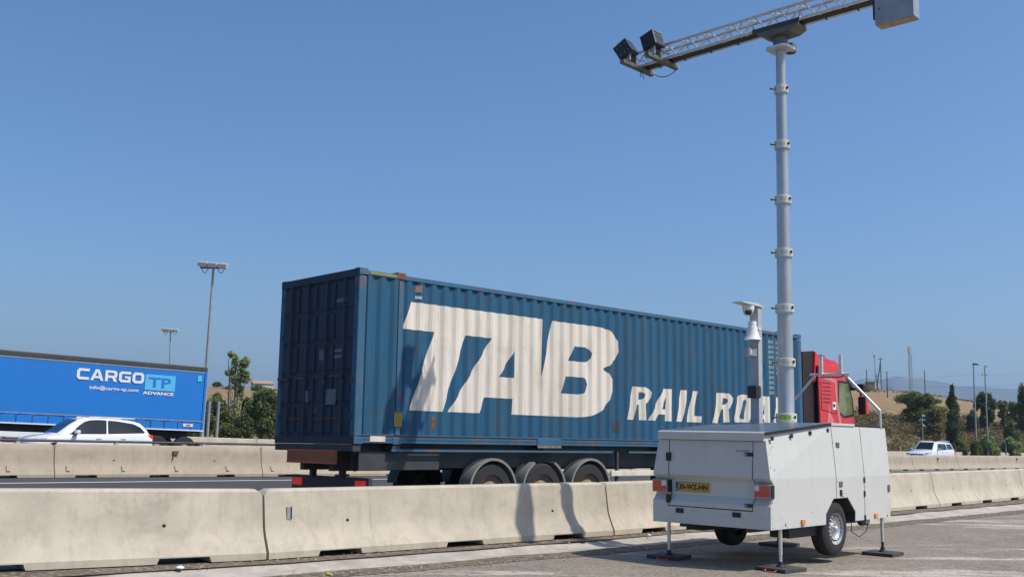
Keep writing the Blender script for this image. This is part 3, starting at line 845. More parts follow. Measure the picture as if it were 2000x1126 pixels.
for dz_ in (-.05, -1.05):
    MB().loft([[(hx + .05, -.06, hz_ + dz_ - .12), (hx + .05, .06, hz_ + dz_ - .12), (hx + .05, .06, hz_ + dz_ + .08), (hx + .05, -.06, hz_ + dz_ + .08)],
               [(hx + .28, -.05, hz_ + dz_ - .2), (hx + .28, .05, hz_ + dz_ - .2), (hx + .28, .05, hz_ + dz_ - .12), (hx + .28, -.05, hz_ + dz_ - .12)]]).build('camera_housing', 'print_white', t)
X = at(1964, 860, 107).x; tp = at(1963.5, 857, 107)
t = thing('marker_post', (X, 107, 0), 0, 'short pale post with a dark box among the pale green shrubs', 'post')
MB().tube((0, 0, -.2), (0, 0, tp.z), .05, 8).build('post', 'pole', t)
MB().box(.06, .24, -.1, .1, tp.z - .5, tp.z - .02).build('dark_box', 'black', t)
X = at(1758, 870, 104).x; tp = at(1758, 873, 104)
t = thing('marker_post', (X, 104, 0), 0, 'tiny pale post on the barrier line left of the pickup', 'post')
MB().tube((0, 0, -.2), (0, 0, tp.z), .05, 8).build('post', 'alu', t)
MB().tube((-.02, 0, tp.z), (.09, 0, tp.z + .08), .03, 6).build('post_cap', 'alu', t)

# power poles
PG = 'wooden power line poles on the hill'
ptops = {}
for nm, px, pyt, pyb, Y, lab in (('a', 1692.5, 721, 762, 235, 'wooden pole on the crest left of the antenna mast'),
                              ('b', 1719.5, 698, 766, 232, 'braced wooden pole with a cross arm, right of the antenna hut'),
                              ('c', 1732, 725, 776, 205, 'wooden pole standing lower in the stubble field'),
                              ('d', 1805.5, 723, 768, 230, 'wooden pole right of the lattice tower, above the wide tree'),
                              ('e', 1712, 730, 764, 236, 'short pole just right of the antenna mast')):
    tp = at(px, pyt, Y); z0 = gz(tp.x, Y)
    bz_ = min(z0, at(px, pyb, Y).z)
    t = thing('power_pole', (tp.x, Y, bz_), 0, lab, 'power pole', PG)
    MB().tube((0, 0, -.3), (0, 0, tp.z - bz_), .14, 8, r2=.09).build('post', 'wood', t, smooth=True)
    ptops[nm] = tp
    if nm == 'b':
        q = at(1711, 770, Y)
        MB().tube((q.x - tp.x, 0, q.z - bz_), (0, 0, tp.z - bz_ - .8), .12, 8).build('brace', 'wood', t)
        MB().box(-.5, .55, -.05, .05, tp.z - bz_ - .32, tp.z - bz_ - .22).build('cross_arm', 'wood', t)
        for x in (-.45, 0, .5): MB().tube((x, 0, tp.z - bz_ - .22), (x, 0, tp.z - bz_ - .0), .05, 6).build('insulator', 'alu', t)
def wire(a, b, sag, label, r_=.012):
    mb = MB(); prev = None
    for i in range(17):
        t_ = i / 16; p = a.lerp(b, t_); p.z -= sag * 4 * t_ * (1 - t_)
        if prev: mb.tube(prev, p, r_, 4, caps=False)
        prev = p
    tag(mb.build('power_line', 'darksteel'), label, 'power line', 'power lines over the hill')
wire(ptops['c'], ptops['d'], .5, 'power line from the field pole to the pole above the wide tree')
wire(ptops['a'], ptops['c'], .3, 'power line from the leftmost hill pole to the field pole')
wire(at(1655, 736, 190), ptops['a'], .4, 'power line running from the red cab to the leftmost hill pole')
wire(at(1700, 733, 160), at(1905, 731, 160), .3, 'long power line crossing behind the lattice tower to the street lamp')
wire(at(1905, 731, 160), at(2060, 723, 160), .3, 'upper power line at the right edge behind the tall poles')
wire(at(1700, 754, 160), at(2060, 748, 160), .3, 'lower power line crossing in front of the blue mountains')

# antenna mast with hut
Y = 240; tp = at(1707, 683, Y); z0 = gz(tp.x, Y); bz_ = min(z0, at(1710, 764, Y).z)
t = thing('antenna_mast', (tp.x, Y, bz_), 0, 'slim antenna mast with a white cluster of panels on top', 'antenna')
H_ = tp.z - bz_; bx = at(1711, 764, Y).x - tp.x
MB().tube((bx, 0, -.3), (.05, 0, H_ - 1.2), .12, 10, r2=.08).build('mast', 'steel', t, smooth=True)
for i in range(3):
    a = i * 2.09 + .4
    MB().box(math.cos(a) * .2 - .1, math.cos(a) * .2 + .1, math.sin(a) * .2 - .06, math.sin(a) * .2 + .06, H_ - 1.15, H_).build('antenna_panel', 'print_white', t)
mb = MB(); mb.tube((.05, 0, H_ - 1.8), (.05, 0, H_ - 1.1), .16, 8, r2=.24); mb.build('mast_head', 'steel', t)
MB().lathe((bx * .9 + .12, -.18, 2.4), (0, -1, 0), [(.02, .1), (.2, .05), (.24, 0), (.02, -.02)], 12).build('dish', 'print_white', t, smooth=True)
hb = at(1707, 764, Y)
t = thing('equipment_hut', (at(1701, 760, Y - 1).x, Y - 1, bz_ - .3), 0, 'square olive and white equipment hut at the antenna foot', 'hut')
MB().box(-.9, .7, -.8, 1.2, 0, 2.3).build('wall', mat('olive_hut_paint', (.20, .19, .10), .8), t)
MB().box(-1.0, .8, -.9, 1.3, 2.3, 2.42).build('roof', 'olive', t)
MB().box(.72, 1.25, -.8, -.1, 0, 2.3).build('white_cabinet', 'print_white', t)
MB().box(1.8, 2.3, -.6, 0, 0, 2.1).build('white_cabinet', 'print_white', t)
# lattice tower
Y = 262; tp = at(1776.5, 676, Y); bs = at(1779, 770, Y)
t = thing('lattice_tower', (tp.x, Y, bs.z - 1), 0, 'pale lattice telecom tower with antennas on its top', 'tower')
H_ = tp.z - bs.z + 1
mb = MB(); cs_ = [(-.36, -.36), (.36, -.36), (.36, .36), (-.36, .36)]
for x, y in cs_: mb.tube((x, y, 0), (x * .8, y * .8, H_), .038, 6)
mb.build('tower_legs', 'steel', t)
mb = MB(); nlev = 22
for i in range(nlev):
    z1, z2 = H_ * i / nlev, H_ * (i + 1) / nlev
    for j in range(4):
        a, b = cs_[j], cs_[(j + 1) % 4]
        k1 = 1 - .2 * z1 / H_; k2 = 1 - .2 * z2 / H_
        if i % 2: a, b = b, a
        mb.tube((a[0] * k1, a[1] * k1, z1), (b[0] * k2, b[1] * k2, z2), .018, 4)
        mb.tube((a[0] * k2, a[1] * k2, z2), (b[0] * k2, b[1] * k2, z2), .018, 4)
mb.build('lattice', 'steel', t)
mb = MB(); rnd = random.Random(3)
for i in range(6):
    a = i * 1.047 + .3; mb.box(math.cos(a) * .5 - .09, math.cos(a) * .5 + .09, math.sin(a) * .5 - .08, math.sin(a) * .5 + .08, H_ - 1.25, H_ - .1)
    mb.tube((0, 0, H_ - .8), (math.cos(a) * .5, math.sin(a) * .5, H_ - .7), .03, 4)
mb.tube((0, 0, H_ - 1.6), (0, 0, H_ - 1.3), .45, 10)
mb.build('antenna_panels', 'print_white', t)
MB().tube((0, 0, H_ - .3), (.02, 0, H_ + 5.2), .018, 5, r2=.01).build('whip_antenna', 'alu', t)
mb = MB(); mb.tube((-.4, -.42, 0), (-.33, -.36, H_ - 1.5), .05, 5); mb.build('cable_run', 'darksteel', t)

# ------------------------------------------------------------------ container lorry
C0 = Vector((-2.511, 16.918, 1.309)); LEAN = -.0116
CL, CW, CH = 13.716, 2.44, 2.896
ct = thing('shipping_container', C0, TH, 'long weathered blue corrugated container with big white TAB letters', 'container', rx=LEAN)
PIT = .2775; c_start = .16; ncor = 48
cverts = []
for i in range(ncor):
    x = c_start + .03 + i * PIT
    cverts += [(x, .008), (x + .075, .008), (x + .14, .044), (x + .205, .044)]
cverts = [(c_start, .044)] + cverts + [(c_start + .03 + ncor * PIT, .008), (CL - .16, .008)]
cverts = [c for c in cverts if c[0] <= CL - .15]
def corr(x):
    return interp(x, cverts)
mb = MB()
mb.loft([[(x, y, .15), (x, y, CH - .10)] for x, y in cverts], closed=False, caps=False)
mb.build('side_panel', 'ct_blue', ct, recalc=False)
mb = MB()
mb.loft([[(x, CW - y, .15), (x, CW - y, CH - .10)] for x, y in cverts], closed=False, caps=False)
mb.build('side_panel', 'ct_blue', ct, recalc=False)
MB().box(.05, CL - .05, .05, CW - .05, CH - .05, CH - .03).build('roof', 'ct_blue', ct)
mb = MB(); mb.box(.02, CL - .02, .05, CW - .05, .05, .12); mb.build('floor', 'darksteel', ct)
mb = MB(); mb.loft([[(CL - .03 - (.03 if i % 2 else 0), y, .15), (CL - .03 - (.03 if i % 2 else 0), y, CH - .1)] for i, y in enumerate(frange(.1, CW - .1, 20))], closed=False, caps=False)
mb.build('front_panel', 'ct_blue', ct)
for yy, nm in ((0, 'near'), (CW - .06, 'far')):
    MB().box(.16, CL - .16, yy, yy + .06, CH - .10, CH - .02).build('top_rail', 'ct_blue2', ct, bevel=.008)
    b1 = MB(); b1.box(.16, CL - .16, yy + .004, yy + .056, .02, .16); o_ = b1.build('bottom_rail', 'ct_blue2', ct, bevel=.006)
    for x in (.0, CL - .16):
        MB().box(x, x + .16, yy if yy == 0 else yy - .08, yy + .14 if yy == 0 else yy + .06, .12, CH - .12).build('corner_post', 'ct_blue2', ct, bevel=.02)
for x in (0, .79, CL - .79 - .18, CL - .18):
    for y in (-.003, CW - .16):
        zt = .012 if x in (0, CL - .18) else 0.02
        MB().box(x, x + .18, y, y + .163, CH - .115 + zt, CH + zt).build('corner_casting', 'rust' if x == .79 and y < 0 else 'ct_blue2', ct, bevel=.01)
        MB().box(x, x + .18, y, y + .163, -.0, .12).build('corner_casting', 'ct_blue2', ct, bevel=.01)
MB().box(.83, .93, -.006, .002, .16, CH - .12).build('intermediate_post', 'ct_blue2', ct)
MB().box(.99, 1.5, -.006, -.002, CH - .16, CH - .10).build('yellow_stripe', 'yellow', ct) if False else None
MB().box(.22, .76, -.005, .0, CH - .075, CH - .04).build('yellow_stripe', 'yellow', ct)
# doors
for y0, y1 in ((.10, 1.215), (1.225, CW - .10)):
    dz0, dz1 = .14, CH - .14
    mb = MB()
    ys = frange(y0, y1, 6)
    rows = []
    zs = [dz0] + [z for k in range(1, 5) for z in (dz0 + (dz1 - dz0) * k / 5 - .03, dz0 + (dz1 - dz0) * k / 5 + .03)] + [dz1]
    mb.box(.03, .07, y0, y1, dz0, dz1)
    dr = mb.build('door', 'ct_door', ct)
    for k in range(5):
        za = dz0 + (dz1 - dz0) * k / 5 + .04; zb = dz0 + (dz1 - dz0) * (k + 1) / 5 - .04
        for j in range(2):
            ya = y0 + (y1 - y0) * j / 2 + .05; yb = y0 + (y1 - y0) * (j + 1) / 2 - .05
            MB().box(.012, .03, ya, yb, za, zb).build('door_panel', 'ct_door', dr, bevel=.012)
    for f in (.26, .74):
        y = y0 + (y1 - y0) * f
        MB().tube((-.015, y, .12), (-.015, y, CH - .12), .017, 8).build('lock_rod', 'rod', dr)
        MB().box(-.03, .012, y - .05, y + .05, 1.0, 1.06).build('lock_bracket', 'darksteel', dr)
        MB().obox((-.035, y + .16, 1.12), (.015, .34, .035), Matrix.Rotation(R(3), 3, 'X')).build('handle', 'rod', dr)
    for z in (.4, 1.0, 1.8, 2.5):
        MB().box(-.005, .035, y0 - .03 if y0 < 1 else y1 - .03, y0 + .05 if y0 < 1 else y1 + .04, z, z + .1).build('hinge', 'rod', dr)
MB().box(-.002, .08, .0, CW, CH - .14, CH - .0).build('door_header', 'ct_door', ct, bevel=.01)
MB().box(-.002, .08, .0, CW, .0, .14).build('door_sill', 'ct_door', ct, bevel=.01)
for y, z, w_, h_, m_ in ((.72, .78, .30, .26, 'dim_label'), (1.5, .80, .16, .2, 'dim_label'), (1.05, 1.5, .14, .18, 'dim_label'), (1.18, .55, .12, .10, 'rust'),
                         (.55, 1.45, .22, .05, 'dim_label'), (.55, 1.55, .22, .05, 'dim_label'), (.5, 2.4, .3, .06, 'dim_label'), (.9, .42, .7, .03, 'rust'), (1.9, .42, .5, .03, 'rust')):
    MB().box(.005, .011, y - w_ / 2, y + w_ / 2, z - h_ / 2, z + h_ / 2).build('door_sticker', m_, ct)
# lettering, cut to follow the corrugation
CUTS = [c[0] for c in cverts]
cmap = lambda x, z: Vector((x, corr(x) - .005, z))
TA = [(1.1, 2.44), (4.33, 2.44), (4.31, 1.32), (4.6, 2.43), (5.96, 2.43), (6.25, 2.40), (6.45, 2.32), (6.56, 2.18), (6.57, 1.96), (6.49, 1.80), (6.30, 1.66), (6.08, 1.58), (6.28, 1.50),
      (6.39, 1.36), (6.38, 1.15), (6.30, .96), (6.14, .78), (5.92, .66), (5.65, .60), (5.35, .58), (3.52, .58), (3.54, .87), (2.86, .87), (2.72, .58), (2.0, .58), (3.0, 1.96), (2.37, 1.96), (1.86, .58), (1.14, .58), (1.63, 1.96), (.94, 1.96)]
Ah = [(3.58, 1.76), (3.20, 1.26), (3.58, 1.26)]
B1 = [(5.23, 1.98), (5.56, 1.98), (5.68, 1.95), (5.75, 1.87), (5.72, 1.77), (5.64, 1.70), (5.53, 1.68), (5.08, 1.68)]
B2 = [(4.98, 1.37), (5.5, 1.37), (5.60, 1.33), (5.64, 1.24), (5.59, 1.12), (5.49, 1.05), (5.36, 1.03), (4.86, 1.03)]
decal('lettering', poly2d(TA, [Ah, B1, B2]), cmap, 'ct_white', ct, CUTS)
# bold condensed italic letters for the second line
def glyph(ch, x0, w_, z0=.575, h=.695, sh=.30):
    G = {'R': ([(0, 0), (0, 1), (.62, 1), (.85, .96), (.98, .86), (1, .70), (.93, .56), (.76, .49), (.95, 0), (.62, 0), (.45, .46), (.34, .46), (.34, 0)],
               [[(.34, .62), (.34, .84), (.52, .84), (.64, .80), (.66, .73), (.62, .65), (.52, .62)]]),
         'A': ([(-.12, 0), (.30, 1), (.74, 1), (1.0, 0), (.68, 0), (.63, .2), (.31, .2), (.22, 0)], [[(.38, .36), (.52, .74), (.60, .36)]]),
         'I': ([(0, 0), (0, 1), (1, 1), (1, 0)], []),
         'L': ([(0, 0), (0, 1), (.42, 1), (.42, .2), (1, .2), (1, 0)], []),
         'O': ([(.2, 0), (.05, .08), (0, .24), (0, .76), (.05, .92), (.2, 1), (.8, 1), (.95, .92), (1, .76), (1, .24), (.95, .08), (.8, 0)],
               [[(.42, .17), (.36, .24), (.36, .76), (.42, .83), (.58, .83), (.64, .76), (.64, .24), (.58, .17)]]),
         'D': ([(0, 0), (0, 1), (.62, 1), (.88, .93), (1, .76), (1, .24), (.88, .07), (.62, 0)], [[(.34, .17), (.34, .83), (.56, .83), (.66, .74), (.66, .26), (.56, .17)]])}
    f = lambda p: (x0 + p[0] * w_ + p[1] * h * sh, z0 + p[1] * h)
    o, hs = G[ch]
    return poly2d([f(p) for p in o], [[f(p) for p in hh_] for hh_ in hs])
gl = [glyph('R', 6.84, .66), glyph('A', 7.65, .72), glyph('I', 8.50, .23), glyph('L', 8.90, .50),
      glyph('R', 9.85, .68), glyph('O', 10.66, .66), glyph('A', 11.50, .72), glyph('D', 12.34, .66)]
decal('rail_lettering', gl[:4], cmap, 'ct_white', ct, CUTS)
decal('road_lettering', gl[4:], cmap, 'ct_white', ct, CUTS)
# faint vertical identification marks near the front end
vs = []; vs2 = []
for k in range(11):
    z = 2.66 - k * .125
    for x, w_ in ((12.22, .20), (12.58, .18)):
        if x > 12.5 and k > 6: continue
        (vs2 if x > 12.5 else vs).append(([(x, z), (x + w_, z), (x + w_, z - .085), (x, z - .085)], [(0, 1, 2, 3)]))
fgm = mat('faded_grey_mark', (.20, .28, .34), .7)
for v_ in (vs, vs2): decal('id_marks', v_, lambda x, z: Vector((x, corr(x) - .004, z)), fgm, ct, CUTS)
for x, z, w_, h_, m_ in ((1.27, 2.68, .12, .12, 'hub'), (1.27, 2.53, .12, .05, 'grey_panel'), (.88, .42, .17, .24, 'yellow'), (1.66, .38, .10, .22, 'rust'), (6.5, .42, .2, .2, 'darksteel')):
    decal('side_sticker', ([(x - w_ / 2, z - h_ / 2), (x + w_ / 2, z - h_ / 2), (x + w_ / 2, z + h_ / 2), (x - w_ / 2, z + h_ / 2)], [(0, 1, 2, 3)]), lambda x, z: Vector((x, min(corr(x), .0) - .008 if abs(x - .88) < .1 else corr(x) - .006, z)), m_, ct, CUTS)
MB().box(.16, CL - .16, .0005, .0038, .128, .150).build('rail_shadow', 'black', ct)  # black strip painted as the shadow line under the corrugation
MB().box(.16, CL - .16, .001, .0035, .072, .086).build('rail_groove', 'darksteel', ct)
MB().box(.32, .63, -.006, .004, .045, .135).build('pale_plate', 'ct_white', ct)
MB().box(4.2, 4.85, -.012, .004, -.01, .15).build('pocket_cover', 'ct_blue2', ct); MB().box(4.2, 4.85, -.016, .004, -.03, .01).build('pocket_edge', 'hub', ct)

# chassis trailer under it
tr = thing('container_trailer', C0, TH, 'dark grey skeletal trailer with three axles carrying the blue container', 'trailer', rx=LEAN)
mb = MB()
for y in (.72, 1.60):
    mb.box(.1, 12.9, y, y + .12, -.45, -.06)
mb.build('main_beams', 'darksteel', tr)
for x in (.0, .80, 4.4, 8, 12.72, 13.4):
    MB().box(x, x + .16, .02, CW - .02, -.12, -.004).build('bolster', 'darksteel', tr, bevel=.01)
MB().box(.2, 13.2, .30, .34, -.40, .045).build('gap_filler', 'darksteel', tr)  # dark plate added to block the bright view under the container
MB().box(.78, 6.4, .01, .05, -.115, -.075).build('side_rail', 'ct_blue2', tr)
MB().box(6.9, 12.8, .01, .05, -.115, -.075).build('side_rail', 'ct_blue2', tr)
MB().box(.2, 1.9, .12, .15, -.42, -.12).build('side_cover', 'darksteel', tr)
mb = MB(); mb.box(-.03, .0, .45, 1.95, -.33, -.10); rf_ = mb.build('rear_panel', mat('orange_marker_board', (.42, .12, .03), .6, var=.1), tr)
MB().box(-.036, -.03, .45, 1.95, -.13, -.10).build('red_edge', 'red_reflex', rf_); MB().box(-.036, -.03, .45, 1.95, -.33, -.30).build('red_edge', 'red_reflex', rf_)
mb = MB(); mb.box(.36, .44, .05, CW - .05, -.80, -.55); bmp = mb.build('rear_bumper', 'darksteel', tr, bevel=.01)
MB().box(.35, .36, .5, 1.9, -.84, -.80).build('bumper_edge', 'alu', bmp)
for y in (.12, CW - .40):
    MB().box(.33, .37, y, y + .28, -.73, -.60).build('tail_light', 'red_lens', bmp, bevel=.01)
for y in (.75, 1.65): MB().box(.3, .4, y, y + .08, -.56, -.12).build('bumper_bracket', 'darksteel', tr)
def lorry_wheel(parent, x, y, z, r_, wd, side=-1):
    w_ = MB(); w_.lathe((x, y, z), (0, side, 0), [(r_ * .56, -wd), (r_ * .93, -wd), (r_, -wd + .04), (r_, -.04), (r_ * .94, 0), (r_ * .60, .005), (r_ * .56, -.03)], 36)
    wh = w_.build('wheel', 'rubber', parent, smooth=True)
    MB().lathe((x, y, z), (0, side, 0), [(0, .03), (r_ * .16, .03), (r_ * .2, .0), (r_ * .34, -.03), (r_ * .40, -.10), (r_ * .54, -.06), (r_ * .57, -.01), (r_ * .585, -.02), (r_ * .57, -.2)], 30).build('rim', 'hub', wh, smooth=True)
    return wh
for x in (3.1, 4.42, 5.73):
    lorry_wheel(tr, x, .04, -.82, .50, .34, -1)
    lorry_wheel(tr, x, CW - .04, -.82, .50, .34, 1)
    mb = MB(); MB().tube((x, .3, -.82), (x, CW - .3, -.82), .07, 8).build('axle', 'darksteel', tr)
    for y in (.0, CW - .31):
        for a0_, a1_ in (((8, 62), (118, 172)) if x == 4.42 else ((8, 172),)):
            ring = []
            for i in range(17):
                a = R(a0_ + (a1_ - a0_) * i / 16)
                ring.append([(x + math.cos(a) * r2, y + dy, -.81 + math.sin(a) * r2) for r2, dy in ((.590, 0), (.590, .31), (.57, .31), (.57, .02), (.545, .02), (.545, 0))])
            MB().loft(ring).build('mudguard', 'mudguard' if y == 0 else 'black', tr, smooth=True, ang=50)
MB().box(6.4, 9.6, .05, .09, -.58, -.47).build('side_guard', 'ct_white', tr, bevel=.008)
MB().box(6.4, 9.6, .05, .09, -.85, -.76).build('side_guard', 'steel', tr, bevel=.008)
for x in (6.6, 8, 9.4): MB().box(x, x + .06, .08, .14, -.9, -.1).build('guard_bracket', 'darksteel', tr)
MB().box(6.65, 7.6, .4, 1.1, -.45, -.12).build('tool_box', 'darksteel', tr, bevel=.02)
for y in (.35, CW - .45): MB().box(10.2, 10.32, y, y + .12, -1.1, -.1).build('landing_leg', 'darksteel', tr)

# red tractor unit
tk = thing('tractor_unit', C0, TH, 'red lorry cab with a high roof spoiler pulling the blue container', 'lorry', rx=LEAN)
ZC = -.55
prof = [(14.55, ZC), (14.52, 1.85), (14.55, 2.20), (15.60, 2.22), (15.95, 2.02), (16.25, 1.55), (16.42, .95), (16.5, .3), (16.52, ZC)]
def cabring(y, k=0.):
    cx = 15.3
    return [(x if x < 15 else x - k, y, z) for x, z in prof]
mb = MB(); mb.loft([cabring(.06, .10), cabring(.02, .04), cabring(.30, 0), cabring(CW - .30, 0), cabring(CW - .02, .04), cabring(CW - .06, .1)])
mb = MB(); mb.loft([cabring(.0, .10), cabring(.10, .02), cabring(CW - .10, .02), cabring(CW, .10)])
cab = mb.build('cab', 'red_paint', tk, smooth=True, bevel=.02)
MB().box(14.50, 14.515, .02, CW - .02, ZC, 2.15).build('rear_wall', 'red_dark', cab)
sp = MB(); sp.prism([(14.40, 1.70), (14.52, 2.56), (14.70, 2.44), (15.55, 2.36), (15.80, 2.22), (15.95, 2.05), (15.5, 1.96), (14.6, 1.90)], lambda x, z: (x, .06, z), lambda x, z: (x, CW - .06, z))
spo = sp.build('roof_spoiler', 'red_paint', tk, smooth=True, bevel=.03)
MB().prism([(13.92, -.3), (13.96, 2.50), (14.52, 2.56), (14.55, -.3)], lambda x, z: (x, .12, z), lambda x, z: (x, .15, z)).build('deflector_shade_panel', 'red_dark', tk)  # dark panel painted as the shaded interior, no real near deflector
MB().prism([(13.92, -.3), (13.96, 2.50), (14.52, 2.56), (14.55, -.3)], lambda x, z: (x, CW - .06, z), lambda x, z: (x, CW - .03, z)).build('deflector_shade_panel', 'red_dark', tk)
MB().box(14.0, 14.53, .16, CW - .1, -.3, 2.5).build('deflector_shade_fill', 'red_dark', tk)  # solid dark block standing in for the shade behind the cab
MB().prism([(14.58, 1.89), (15.6, 1.95), (15.95, 2.03), (15.97, 1.99), (15.6, 1.91), (14.58, 1.85)], lambda x, z: (x, -.004, z), lambda x, z: (x, .05, z)).build('roof_seam', 'black', cab)
# door glass, pillars and livery
MB().prism([(15.50, 1.02), (15.56, 1.78), (16.02, 1.76), (16.20, 1.35), (16.24, .96), (15.75, .90)], lambda x, z: (x, -.006, z), lambda x, z: (x, .0, z)).build('door_window', 'cabglass', cab)
MB().prism([(15.46, .96), (15.50, 1.84), (16.06, 1.82), (16.26, 1.35), (16.30, .90), (15.78, .84)], lambda x, z: (x, -.003, z), lambda x, z: (x, .002, z)).build('window_frame', 'black', cab)
MB().prism([(15.20, 1.88), (15.42, 1.84), (15.46, 1.30), (15.62, .70), (15.9, .2), (15.76, .2), (15.5, .70), (15.36, 1.3), (15.33, 1.76), (14.62, 1.86), (14.62, 1.90)], lambda x, z: (x, -.0035, z), lambda x, z: (x, .001, z)).build('livery_stripe', 'pink', cab)
MB().prism([(14.85, .55), (14.95, .9), (15.0, 1.25), (15.06, .95), (15.2, .8), (15.28, .5), (15.3, .2), (14.8, .2)], lambda x, z: (x, -.0035, z), lambda x, z: (x, .001, z)).build('livery_splash', 'pink', cab)
for z in (1.72, 1.62, 1.52, 1.42, 1.32, 1.22): MB().box(14.70, 15.12 - (1.72 - z) * .1, -.004, .0, z, z + .022).build('side_slot', 'red_dark', cab)
mb = MB()
for a, b in (((14.62, 1.78), (14.62, 1.04)), ((14.62, 1.04), (15.36, .94)), ((15.36, .94), (15.38, 1.2))): mb.tube((a[0], -.003, a[1]), (b[0], -.003, b[1]), .008, 4)
mb.build('locker_gap', 'red_dark', cab)
MB().box(15.18, 15.36, -.008, .0, 1.05, 1.25).build('sticker', 'print_white', cab); MB().box(15.20, 15.30, -.012, -.008, 1.12, 1.2).build('sticker_print', 'black', cab)
mi = MB(); mi.box(16.42, 16.58, -.30, -.06, .95, 1.45); mo = mi.build('mirror', 'red_paint', tk, bevel=.03)
MB().box(16.40, 16.42, -.28, -.08, .97, 1.42).build('mirror_glass', 'black', mo)
MB().box(16.34, 16.46, -.28, -.08, 1.56, 1.78).build('mirror', 'black', tk, bevel=.03)
MB().tube((16.35, -.1, 1.62), (16.05, .02, 1.72), .025, 6).build('mirror_arm', 'black', tk); MB().tube((16.5, -.12, 1.45), (16.45, -.12, 1.6), .03, 6).build('mirror_arm', 'black', tk)
MB().prism([(16.10, 1.98), (16.55, 1.70), (16.60, 1.62), (16.12, 1.88)], lambda x, z: (x, .1, z), lambda x, z: (x, CW - .1, z)).build('sun_visor', 'black', tk)
MB().prism([(16.20, 1.62), (16.27, 1.62), (16.46, 1.0), (16.44, .95), (16.40, .95)], lambda x, z: (x, .12, z), lambda x, z: (x, CW - .12, z)).build('windscreen', 'glass', cab)
MB().lathe((15.55, .5, 2.40), (0, 0, 1), [(.0, .16), (.09, .13), (.11, .05), (.12, 0)], 12).build('roof_beacon', mat('blue_beacon', (.03, .12, .3), .3), tk, smooth=True)
MB().tube((15.6, .35, 2.38), (15.95, .35, 2.30), .03, 8, r2=.08).build('air_horn', 'alu', tk, smooth=True)
MB().box(13.0, 16.2, .8, 1.65, -.75, -.5).build('chassis', 'darksteel', tk)
for x in (13.2, 16.0):
    lorry_wheel(tk, x, .06, -.80, .51, .36, -1); lorry_wheel(tk, x, CW - .06, -.80, .51, .36, 1)
MB().box(14.2, 15.4, .1, .7, -1.0, -.5).build('fuel_tank', 'alu', tk, bevel=.06)

# ------------------------------------------------------------------ blue curtain trailer (far carriageway)
A0 = Vector((-13.338, 45.5, 1.388))
bt = thing('curtain_trailer', A0, R(43.4), 'bright blue curtain side lorry trailer with white lettering', 'trailer', ry=R(1.15))
BL, BW, BH = 13.6, 2.5, 2.79
mb = MB(); n_ = 60
mb.loft([[(-.12 - (BL - .24) * i / n_, .012 * math.sin(i * 1.9) + .008 * mnoise.noise(Vector((i * .3, 0, 0))), .05),
          (-.12 - (BL - .24) * i / n_, .012 * math.sin(i * 1.9 + .4), 1.3), (-.12 - (BL - .24) * i / n_, .0, BH - .2)] for i in range(n_ + 1)], closed=False, caps=False)
mb.build('side_curtain', 'bl_blue', bt, smooth=True, ang=180)
MB().box(-BL, -.01, .03, BW, .0, BH - .12).build('cargo_body', 'bl_blue', bt)
MB().box(-BL, .0, -.02, BW + .02, BH - .21, BH).build('roof_rail', 'darksteel', bt, bevel=.03)
MB().box(-BL, .0, -.012, .0, BH - .26, BH - .215).build('roof_rail_trim', 'steel', bt)
MB().box(-BL, .01, -.035, .0, -.0, .05).build('lower_rail', 'print_white', bt)
MB().box(-BL, -.02, -.022, -.012, .40, .44).build('strap_rail', 'steel', bt)
mb = MB()
for i in range(22): mb.box(-.6 - i * .6, -.56 - i * .6, -.024, -.012, .05, .40)
mb.build('curtain_straps', mat('blue_strap', (.012, .12, .40), .6), bt)
MB().box(-.10, .0, -.02, BW + .02, .05, BH - .2).build('rear_frame', 'bl_blue', bt); MB().box(0, .03, .02, BW - .02, .02, BH - .1).build('rear_door', 'grey_panel', bt)
MB().box(-.95, -.5, -.026, -.02, .18, .30).build('side_marker', 'print_white', bt); MB().box(-.82, -.62, -.03, -.026, .21, .27).build('marker_print', 'red_reflex', bt)
MB().box(-.45, -.25, -.02, -.016, 2.15, 2.40).build('corner_sticker', 'bl_light', bt)
MB().box(-12.8, -.3, .8, 1.7, -.35, .0).build('chassis', 'darksteel', bt)
MB().box(-9.5, -3.2, .02, .07, -.50, -.30).build('side_skirt', 'print_white', bt, bevel=.01); MB().box(-9.5, -3.2, .02, .07, -.85, -.72).build('side_skirt', 'print_white', bt, bevel=.01)
for x in (-1.2, -2.5, -3.8):
    pass
for x in (-.75, -2.0, -3.25):
    lorry_wheel(bt, x, .04, -.75, .5, .34, -1); lorry_wheel(bt, x, BW - .04, -.75, .5, .34, 1)
MB().box(-.12, -.02, .1, BW - .1, -.75, -.55).build('rear_bumper', 'darksteel', bt)
bmap = lambda x, z: Vector((x, -.024, z - A0.z))
tz = lambda vf, k=.02: ([(x, z) for x, z in vf[0]], vf[1])

